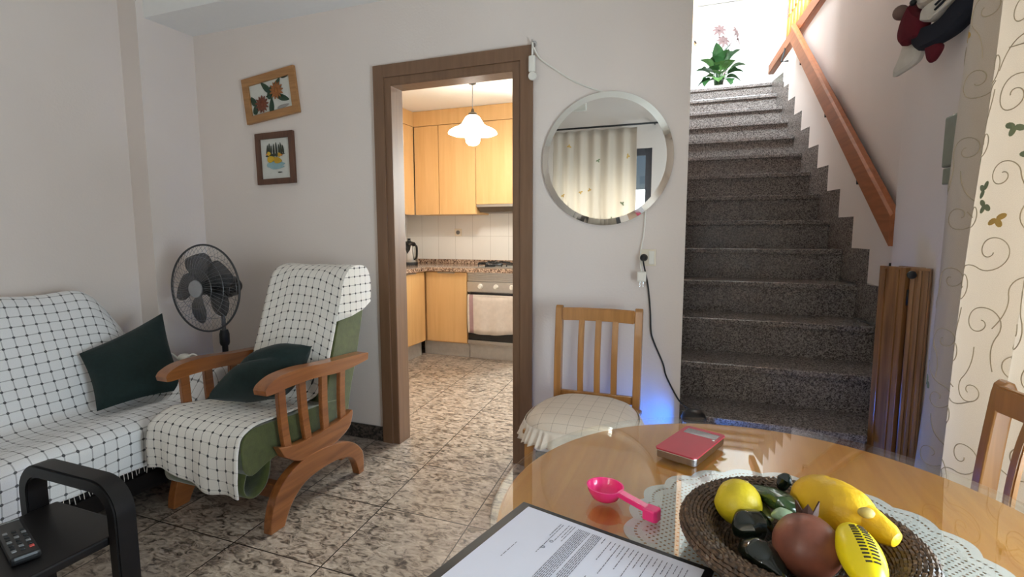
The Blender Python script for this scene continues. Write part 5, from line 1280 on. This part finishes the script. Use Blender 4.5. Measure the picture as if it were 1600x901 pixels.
# ------------------------------------------------------------------ dining chairs and seat cushion
def chair(cx, cy, rot, label, mat):
    t = thing('dining_chair', label, 'chair', (cx, cy, 0), 'honey wood dining chairs')
    Mx = Matrix.Translation((cx, cy, 0)) @ Matrix.Rotation(rot, 4, 'Z')
    def add(nm, q): bmesh.ops.transform(q, matrix=Mx, verts=q.verts); return obj(nm, q, mat, t)
    for s in (-1, 1):
        q = BM(); x = s * 0.178
        # rear post: leg below, leaning slightly back, rounded head
        pr_ = sp2([(0.215, 0.0), (0.200, 0.25), (0.196, 0.44), (0.205, 0.65), (0.222, 0.84)], 4) + [(0.226, 0.862), (0.236, 0.873), (0.250, 0.870), (0.256, 0.855)] + sp2([(0.253, 0.82), (0.240, 0.65), (0.232, 0.44), (0.234, 0.25), (0.247, 0.0)], 4)
        prism(q, pr_, 'X', x - 0.0165, x + 0.0165, 0.004); add('rear_post', q)
        q = BM(); bar(q, [(s * 0.175, -0.195, 0.0), (s * 0.175, -0.195, 0.43)], 0.036, 0.036, Vector((1, 0, 0)), bev=0.003); add('leg', q)
        q = BM(); box(q, s * 0.175 - 0.010, s * 0.175 + 0.010, -0.178, 0.200, 0.375, 0.428, 0.003); add('side_rail', q)
        q = BM(); box(q, s * 0.175 - 0.009, s * 0.175 + 0.009, -0.178, 0.205, 0.17, 0.20, 0.003); add('stretcher', q)
    q = BM(); bar(q, smoothpath([(-0.162, 0.222, 0.835), (-0.08, 0.236, 0.836), (0, 0.241, 0.836), (0.08, 0.236, 0.836), (0.162, 0.222, 0.835)], 4), 0.018, 0.058, Vector((0, 1, 0)), bev=0.004); add('top_rail', q)
    q = BM(); box(q, -0.162, 0.162, 0.207, 0.223, 0.448, 0.485, 0.003); add('lower_back_rail', q)
    for x in (-0.073, 0.003, 0.078):
        q = BM(); bar(q, smoothpath([(x, 0.215, 0.475), (x, 0.212, 0.62), (x, 0.222, 0.74), (x, 0.236, 0.815)], 4), 0.027, 0.012, Vector((1, 0, 0)), bev=0.003); add('back_slat', q)
    q = BM(); prism(q, sp2([(-0.20, -0.215), (0, -0.225), (0.20, -0.215)], 4) + sp2([(0.195, 0.10), (0.178, 0.19), (-0.178, 0.19), (-0.195, 0.10)], 3), 'Z', 0.428, 0.446, 0.005); add('seat', q)
    for y in (-0.195, 0.205):
        q = BM(); box(q, -0.165, 0.165, y - 0.010, y + 0.010, 0.375, 0.428, 0.003); add('cross_rail', q)
    return t
chair(-0.437, 2.015, 0.0, 'honey wood dining chair with a frilled seat cushion against the back wall', CHAIRW)
chair(0.405, 1.235, math.radians(-87), 'honey wood dining chair at the right edge in front of the curtain', CHAIRW)
# frilled cushion on the back-wall chair
cu = thing('seat_cushion', 'cream checked seat cushion with a frill on the chair by the back wall', 'cushion', (-0.437, 1.99, 0.447))
def cpt(a, f):
    c, s = math.cos(a), math.sin(a); e = 0.62
    x = 0.222 * abs(c) ** e * (1 if c > 0 else -1); y = 0.222 * abs(s) ** e * (1 if s > 0 else -1)
    if y > 0: x *= 1 - 0.13 * (y / 0.222)
    return (-0.437 + x * f, 1.985 + y * f)
q = BM(); uvl = q.loops.layers.uv.verify(); nA = 72; rings = []
zs = [(0.0, 0.512), (0.3, 0.511), (0.55, 0.507), (0.75, 0.498), (0.9, 0.482), (0.975, 0.464), (1.0, 0.450), (0.97, 0.4475)]
for f, z in zs:
    if f == 0: rings.append([q.verts.new((-0.437, 1.985, z))])
    else:
        rg = []
        for k in range(nA):
            x, y = cpt(2 * PI * k / nA, f)
            if y > 2.19 and abs(x + 0.437) > 0.145: pass
            y = min(y, 2.195); rg.append(q.verts.new((x, y, z)))
        rings.append(rg)
for A, B in zip(rings, rings[1:]):
    for k in range(nA):
        k2 = (k + 1) % nA
        f = q.faces.new([A[0], B[k], B[k2]] if len(A) == 1 else [A[k], B[k], B[k2], A[k2]]); f.smooth = True
q.faces.new(rings[-1][::-1])
for f in q.faces:
    for lp in f.loops: lp[uvl].uv = (lp.vert.co.x + 0.437 + 0.02, 10.3 if False else lp.vert.co.y)
bmesh.ops.recalc_face_normals(q, faces=q.faces)
obj('pad', q, SEATCL, cu)
q = BM(); nF = 200
def fr(i, j):
    a = PI * 0.86 + (PI * 1.28) * i / nF; x, y = cpt(a, 1.0 + 0.02 * j / 5)
    n = Vector((x + 0.437, y - 1.985, 0)).normalized(); w = 0.009 * (j / 5) * math.sin(i * 0.95 + math.sin(i * .37)) + 0.018 * (j / 5)
    y = min(y, 2.19)
    return Vector((x + n.x * w, y + n.y * w, 0.466 - 0.064 * (j / 5) + 0.004 * math.sin(i * 0.5) * (j / 5)))
grid(q, fr, nF, 5); obj('frill', q, FRILL, cu, mods=[('SOLIDIFY', {'thickness': 0.002, 'offset': 0})])

# ------------------------------------------------------------------ curtains
VINE = plain('olive_embroidery', (184, 170, 146), 0.8); LEAFG = plain('green_leaf_embroidery', (130, 140, 108), 0.8); LEAFY = plain('gold_leaf_embroidery', (206, 168, 92), 0.8)
def curtain(name, label, path, z0, z1, shear, room, seed, spacing=0.20, vines=True):
    P_ = smoothpath([(a, b_, 0) for a, b_ in path], 10); al = [0.0]
    for a, c in zip(P_, P_[1:]): al.append(al[-1] + (c - a).length)
    t = thing(name, label, 'curtain', (sum(p.x for p in P_) / len(P_), sum(p.y for p in P_) / len(P_), z0))
    n = len(P_) - 1; nz = 30
    def at(s, z, off=0.0):
        s = max(0, min(al[-1] - 1e-6, s)); i = 0
        lo, hi = 0, n
        while hi - lo > 1:
            m = (lo + hi) // 2
            if al[m] <= s: lo = m
            else: hi = m
        i = lo; f = (s - al[i]) / (al[i + 1] - al[i]); p = P_[i].lerp(P_[i + 1], f); tg = (P_[i + 1] - P_[i]).normalized()
        nn = Vector((tg.y, -tg.x, 0)); 
        if nn.dot(Vector((room[0], room[1], 0))) < 0: nn = -nn
        p = p + nn * off; sh = shear * (z1 - z)
        amp = 0.6 + 0.4 * (z1 - z) / (z1 - z0)
        return Vector((p.x + sh * shd[0], p.y + sh * shd[1], z)) + nn * (0.004 * math.sin(z * 5 + s * 9))
    shd = (0, 1) if abs(room[0]) > 0 else (1, 0)
    q = BM(); grid(q, lambda i, j: at(al[i], z0 + (z1 - z0) * j / nz), n, nz, lambda i, j: (al[i], (z1 - z0) * j / nz))
    obj('cloth', q, CURT, t, mods=[('SOLIDIFY', {'thickness': 0.0012, 'offset': 0})])
    rnd = random.Random(seed)
    v = BM(); g = BM(); y_ = BM()
    row = 0; z = z0 + 0.12
    while z < z1 - 0.05:
        s = 0.02 + (spacing / 2 if row % 2 else 0)
        while s < al[-1]:
            sg = 1 if (row + int(s / spacing)) % 2 else -1; rr = rnd.uniform(0.042, 0.058); a0 = rnd.uniform(0, 6.28)
            # spiral scroll with a long tail
            pl_ = []
            for k in range(34):
                a = k / 33; r = rr * (0.16 + 0.84 * a); th = a0 + sg * a * 2 * PI * 1.25
                pl_.append((s + r * math.cos(th), z + r * math.sin(th)))
            th = a0 + sg * 2 * PI * 1.25; dx, dz = -math.sin(th) * sg, math.cos(th) * sg; cx_, cz_ = pl_[-1]
            for k in range(1, 12):
                a = k / 11; pl_.append((cx_ + dx * 0.09 * a - math.cos(th) * 0 + math.cos(th) * 0.05 * a * a, cz_ + dz * 0.09 * a + math.sin(th) * 0.05 * a * a))
            pts3 = [at(a, b_, 0.0012) for a, b_ in pl_ if 0.003 < a < al[-1] - 0.003 and z0 + .005 < b_ < z1 - .005]
            if vines and len(pts3) > 6 and all((a - b_).length < 0.03 for a, b_ in zip(pts3, pts3[1:])): tube(v, pts3, 0.0015, 4)
            if rnd.random() < 0.30:
                dst = g if rnd.random() < 0.65 else y_
                ls, lz = s + rr * 1.5 * math.cos(a0 + 2), z + rr * 1.5 * math.sin(a0 + 2); ang = rnd.uniform(0, 6.28)
                for da in (0, 1.5, -1.5):
                    L_ = 0.026; W_ = 0.008
                    pp = []
                    for k in range(10):
                        a = 2 * PI * k / 10; x = L_ / 2 + L_ / 2 * math.cos(a); w = W_ * math.sin(a)
                        pp.append(at(ls + x * math.cos(ang + da) - w * math.sin(ang + da), lz + x * math.sin(ang + da) + w * math.cos(ang + da), 0.0014))
                    if 0.02 < ls < al[-1] - 0.02 and z0 < lz - 0.03 and lz + 0.03 < z1: dst.faces.new([dst.verts.new(p) for p in pp])
            s += spacing
        z += spacing * 0.5; row += 1
    for nm, bmv, mt in (('embroidered_vines', v, VINE), ('green_leaves', g, LEAFG), ('gold_leaves', y_, LEAFY)):
        if len(bmv.verts): o = obj(nm, bmv, mt, t, mods=None if nm == 'embroidered_vines' else [('SOLIDIFY', {'thickness': 0.001, 'offset': 0})]); o['kind'] = 'stuff'
        else: bmv.free()
    return t
curtain('curtain', 'cream embroidered curtain hanging at the right beside the folding gate', [(0.756, 2.037), (0.728, 1.98), (0.74, 1.93), (0.785, 1.884), (0.745, 1.83), (0.715, 1.76), (0.72, 1.68), (0.755, 1.62), (0.78, 1.57), (0.73, 1.51), (0.718, 1.44), (0.755, 1.36), (0.778, 1.31), (0.73, 1.25), (0.725, 1.18), (0.765, 1.12)], 0.03, 2.32, 0.080, (-1, 0), 3)
curtain('curtain', 'sunlit cream curtain on a rod seen in the round mirror', [(-1.53, -0.485), (-1.47, -0.46), (-1.42, -0.50), (-1.36, -0.465), (-1.29, -0.50), (-1.23, -0.46), (-1.16, -0.50), (-1.09, -0.465), (-1.02, -0.505), (-0.95, -0.46), (-0.88, -0.50), (-0.80, -0.465), (-0.74, -0.50), (-0.67, -0.475)], 0.05, 2.235, 0.0, (0, 1), 5, vines=False)
def rod(name, label, p0, p1, wallp):
    t = thing(name, label, 'curtain rod', ((p0[0] + p1[0]) / 2, (p0[1] + p1[1]) / 2, p0[2] - 0.03))
    q = BM(); tube(q, [p0, p1], 0.009, 10); obj('pole', q, IRON, t)
    d = (Vector(p1) - Vector(p0)).normalized()
    for p, s in ((p0, -1), (p1, 1)):
        q = BM(); ellipsoid(q, Vector(p) + d * (0.012 * s), (0.018, 0.018, 0.018), None, 14, 8); obj('finial', q, IRON, t)
        q = BM(); a = Vector(p) - d * (0.05 * s); b_ = Vector((wallp[0] if wallp[0] is not None else a.x, wallp[1] if wallp[1] is not None else a.y, a.z)); tube(q, [a, b_], 0.007, 8); obj('bracket', q, IRON, t)
    n = 9
    return t
rod('curtain_rod', 'black curtain rod along the rear wall seen in the round mirror', (-1.58, -0.48, 2.262), (-0.46, -0.48, 2.262), (None, -0.55))
rod('curtain_rod', 'black curtain rod above the embroidered curtain on the right wall', (0.75, -0.15, 2.345), (0.75, 2.06, 2.345), (0.80, None))
q = BM(); box(q, -1.33, -1.19, -0.55, -0.485, 2.44, 2.52, 0.008); box(q, -1.32, -1.20, -0.487, -0.478, 2.432, 2.447, 0.003)
bmesh.ops.remove_doubles(q, verts=q.verts, dist=0.0005)
tag(obj('alarm_siren_box', q, WHITEP), 'white plastic box high on the rear wall seen in the round mirror', 'box')

# ------------------------------------------------------------------ folded gate, fuse box, hanging ornament at the right
gt = thing('folding_gate', 'brown wooden folding gate folded against the wall at the stair foot', 'gate', (0.745, 2.42, 0.02))
def leaf(p0, p1, nm='leaf', strips=3):
    p0, p1 = Vector(p0), Vector(p1); d = (p1 - p0); L_ = d.length; d.normalize(); n = Vector((-d.y, d.x, 0))
    if n.y > 0: n = -n
    q = BM(); th_ = 0.02
    def pol(a0, a1, o0, o1): return [tuple((p0 + d * a0 + n * o0).xy), tuple((p0 + d * a1 + n * o0).xy), tuple((p0 + d * a1 + n * o1).xy), tuple((p0 + d * a0 + n * o1).xy)]
    prism(q, pol(0, L_, -th_ / 2, th_ / 2), 'Z', 0.02, 1.066, 0.003); lf = obj(nm, q, GATEW, gt)
    for k in range(strips):
        a = L_ * (k + 0.5) / strips; q = BM(); prism(q, pol(a - 0.006, a + 0.006, th_ / 2 - 0.001, th_ / 2 + 0.007), 'Z', 0.03, 1.056, 0.002); obj('moulding', q, GATEW, lf)
leaf((0.793, 2.330, 0), (0.740, 2.367, 0)); leaf((0.732, 2.377, 0), (0.678, 2.490, 0), strips=2); leaf((0.785, 2.385, 0), (0.742, 2.49, 0), strips=2)
q = BM(); lathe(q, [(0, 0), (0.010, 0), (0.009, 0.012), (0.015, 0.018), (0.015, 0.026), (0, 0.03)], (0.733, 2.360, 1.040), 16, RX); obj('knob', q, IRON, gt)
for z in (0.2, 0.95):
    q = BM(); tube(q, [(0.738, 2.374, z - 0.03), (0.738, 2.374, z + 0.03)], 0.006, 8); obj('hinge', q, IRON, gt)
q = BM(); tube(q, [(0.695, 2.456, 1.064), (0.695, 2.456, 1.078)], 0.004, 8); obj('latch_pin', q, IRON, gt)

fbx = thing('fuse_box', 'greenish grey fuse box on the wall behind the right curtain', 'fuse box', (0.80, 2.20, 1.36))
FBM = plain('greenish_grey_plastic', (132, 136, 118), 0.5); 
q = BM(); box(q, 0.776, 0.799, 2.08, 2.285, 1.428, 1.602, 0.006); obj('cover', q, FBM, fbx)
q = BM(); box(q, 0.780, 0.799, 2.085, 2.280, 1.368, 1.425, 0.004); obj('lower_flap', q, FBM, fbx)

WFELT = plain('off_white_felt', (206, 200, 188), 0.95, bmp=0.2); RFELT = plain('dark_red_felt', (92, 14, 28), 0.95, bmp=0.2); NFELT = plain('navy_felt', (26, 28, 38), 0.95, bmp=0.2); BFELT = plain('brown_felt', (120, 98, 90), 0.95, bmp=0.2)
og = thing('hanging_soft_toy', 'hanging felt toy with white head, red hood and navy body at upper right', 'soft toy', (0.75, 2.32, 1.77))
def pq(px, py, dpt=0.0):   # local frame of the toy: px along its width, py up
    return Vector(((0.690 + 0.140 * px - 0.05 * dpt) * .945, (2.62 - 0.37 * px - 0.02 * dpt) * .945, 1.2 + (0.63 + 0.29 * py) * .945))
def fl(pts, d0, d1, mat, nm, puff=0.0):
    q = BM(); P2 = sp2(pts + [pts[0]], 5)[:-1]; n = len(P2)
    cxx = sum(p[0] for p in P2) / n; cyy = sum(p[1] for p in P2) / n
    lay = [(0.86, d0), (1.0, d0 + (d1 - d0) * 0.3), (1.0, d0 + (d1 - d0) * 0.6), (0.82, d0 + (d1 - d0) * 0.9), (0.4, d1)]
    R3 = [[q.verts.new(pq(cxx + (p[0] - cxx) * s, cyy + (p[1] - cyy) * s, d)) for p in P2] for s, d in lay]
    for A, B in zip(R3, R3[1:]):
        for k in range(n): f = q.faces.new([A[k], A[(k + 1) % n], B[(k + 1) % n], B[k]]); f.smooth = True
    f = q.faces.new(R3[0][::-1]); f = q.faces.new(R3[-1]); f.smooth = True
    bmesh.ops.recalc_face_normals(q, faces=q.faces); return obj(nm, q, mat, og)
fl([(0.42, 1.02), (0.34, 0.88), (0.40, 0.74), (0.56, 0.72), (0.72, 0.80), (0.95, 0.82), (1.02, 0.95), (1.02, 1.15), (0.85, 1.25), (0.55, 1.2)], -0.6, 0.9, WFELT, 'white_head')
fl([(0.29, 0.87), (0.20, 0.70), (0.16, 0.50), (0.21, 0.36), (0.32, 0.38), (0.44, 0.38), (0.46, 0.60), (0.37, 0.72)], -0.3, 0.8, RFELT, 'red_hood')
fl([(0.27, 0.38), (0.375, 0.48), (0.61, 0.47), (0.84, 0.59), (1.0, 0.72), (1.0, 0.45), (0.77, 0.25), (0.45, 0.20), (0.34, 0.27)], -0.6, 0.55, NFELT, 'navy_body')
fl([(0.44, 0.26), (0.58, 0.24), (0.62, 0.16), (0.54, 0.03), (0.49, 0.04)], -0.4, 0.2, RFELT, 'red_foot')
fl([(0.43, 0.56), (0.46, 0.70), (0.66, 0.74), (0.80, 0.68), (0.72, 0.56), (0.58, 0.49)], -0.2, 0.75, WFELT, 'white_chest')
fl([(0.16, 0.64), (0.06, 0.28), (-0.03, 0.06), (0.10, 0.06), (0.30, 0.14), (0.34, 0.36), (0.24, 0.40)], -0.8, -0.1, WFELT, 'white_cloth')
q = BM(); tube(q, smoothpath([pq(0.62, 0.50, .85), pq(0.80, 0.58, .85), pq(0.90, 0.66, .8), pq(0.98, 0.75, .7)], 5), 0.006, 8); obj('white_piping', q, WFELT, og)
for o_ in (0.0, 0.06):
    q = BM(); tube(q, smoothpath([pq(0.68, 0.57 + o_, .9), pq(0.82, 0.65 + o_, .9), pq(0.93, 0.75 + o_, .85)], 5), 0.004, 8); obj('black_stripe', q, BLACKP, og)
q = BM(); ellipsoid(q, pq(0.425, 0.80, 1.0), (0.011, 0.011, 0.011), None, 14, 8); obj('bead_eye', q, BLACKP, og)
q = BM(); ellipsoid(q, pq(0.66, 0.965, .95), (0.006, 0.006, 0.004), None, 10, 6); obj('bead_nostril', q, BLACKP, og)
q = BM(); ellipsoid(q, pq(0.165, 0.82, 0.4), (0.027, 0.024, 0.027), None, 20, 12); obj('brown_pompom', q, BFELT, og)
q = BM(); tube(q, smoothpath([pq(0.29, 0.86, 0.2), pq(0.30, 1.0, 0.1), pq(0.36, 1.15, -0.5), Vector((0.799, 2.36, 2.24))], 5), 0.0045, 8); obj('hanging_cord', q, BFELT, og)

# ------------------------------------------------------------------ light
def area(name, loc, tgt, sx, sy, power, col):
    l = bpy.data.lights.new(name, 'AREA'); l.shape = 'RECTANGLE'; l.size = sx; l.size_y = sy; l.energy = power; l.color = col
    o = bpy.data.objects.new(name, l); COL.objects.link(o); o.location = loc
    o.rotation_euler = (Vector(tgt) - Vector(loc)).to_track_quat('-Z', 'Y').to_euler(); return o
area('daylight_right_window', (1.20, 0.55, 0.85), (-2.0, 1.25, 0.75), 0.7, 1.0, 70, (0.86, 0.93, 1.0))
area('added_curtain_backlight', (1.30, 1.70, 1.2), (0.0, 1.70, 1.15), 0.6, 1.7, 32, (1.0, 0.95, 0.89))  # added lamp outside, makes the right curtain glow from behind
area('added_stair_daylight', (0.22, 3.98, 4.40), (0.25, 5.5, 2.2), 0.72, 0.85, 330, (0.86, 0.93, 1.0))  # added lamp behind the unseen stair window, lifts the upper risers
area('added_kitchen_daylight', (-0.95, 5.45, 1.75), (-1.4, 3.4, 0.0), 0.75, 1.0, 210, (1.0, 0.97, 0.92))  # added lamp behind the unseen kitchen window, lifts the floor
area('daylight_rear_window', (-1.04, -0.80, 1.20), (-1.04, 0.0, 1.2), 0.95, 0.9, 46, (1.0, 0.96, 0.90))
area('added_landing_daylight', (3.3, 5.75, 4.3), (0.0, 6.2, 3.4), 2.2, 1.6, 180, (0.96, 0.98, 1.0))  # added lamp behind the unseen landing window
w = bpy.data.worlds.new('overcast_sky'); SC.world = w; w.use_nodes = True
bg = w.node_tree.nodes['Background']; sk = w.node_tree.nodes.new('ShaderNodeTexSky'); sk.sky_type = 'HOSEK_WILKIE'; sk.turbidity = 6; sk.sun_direction = Vector((0.4, -0.5, 0.75)).normalized()
w.node_tree.links.new(sk.outputs[0], bg.inputs[0]); bg.inputs[1].default_value = 1.0

# ------------------------------------------------------------------ camera
cam = bpy.data.cameras.new('camera'); co_ = bpy.data.objects.new('camera', cam); COL.objects.link(co_)
cam.sensor_fit = 'HORIZONTAL'; cam.sensor_width = 36; cam.lens = 36 * 800 / 1600; cam.clip_start = 0.02
yaw, pit, rol = 0.36058659, 0.10808747, -0.00128247
fw = Vector((-math.sin(yaw) * math.cos(pit), math.cos(yaw) * math.cos(pit), -math.sin(pit))); rt = Vector((math.cos(yaw), math.sin(yaw), 0)); up = rt.cross(fw)
r2 = rt * math.cos(rol) + up * math.sin(rol); u2 = -rt * math.sin(rol) + up * math.cos(rol)
co_.matrix_world = Matrix(((r2.x, u2.x, -fw.x, 0.0), (r2.y, u2.y, -fw.y, 0.0), (r2.z, u2.z, -fw.z, 1.2), (0, 0, 0, 1)))
SC.camera = co_
vs_ = SC.view_settings; vs_.view_transform = 'Standard'; vs_.look = 'None'; vs_.exposure = 0.0; vs_.gamma = 1.0; vs_.use_curve_mapping = False
SC.cycles.max_bounces = 10; SC.cycles.diffuse_bounces = 6; SC.cycles.transparent_max_bounces = 24; SC.cycles.sample_clamp_indirect = 6.0
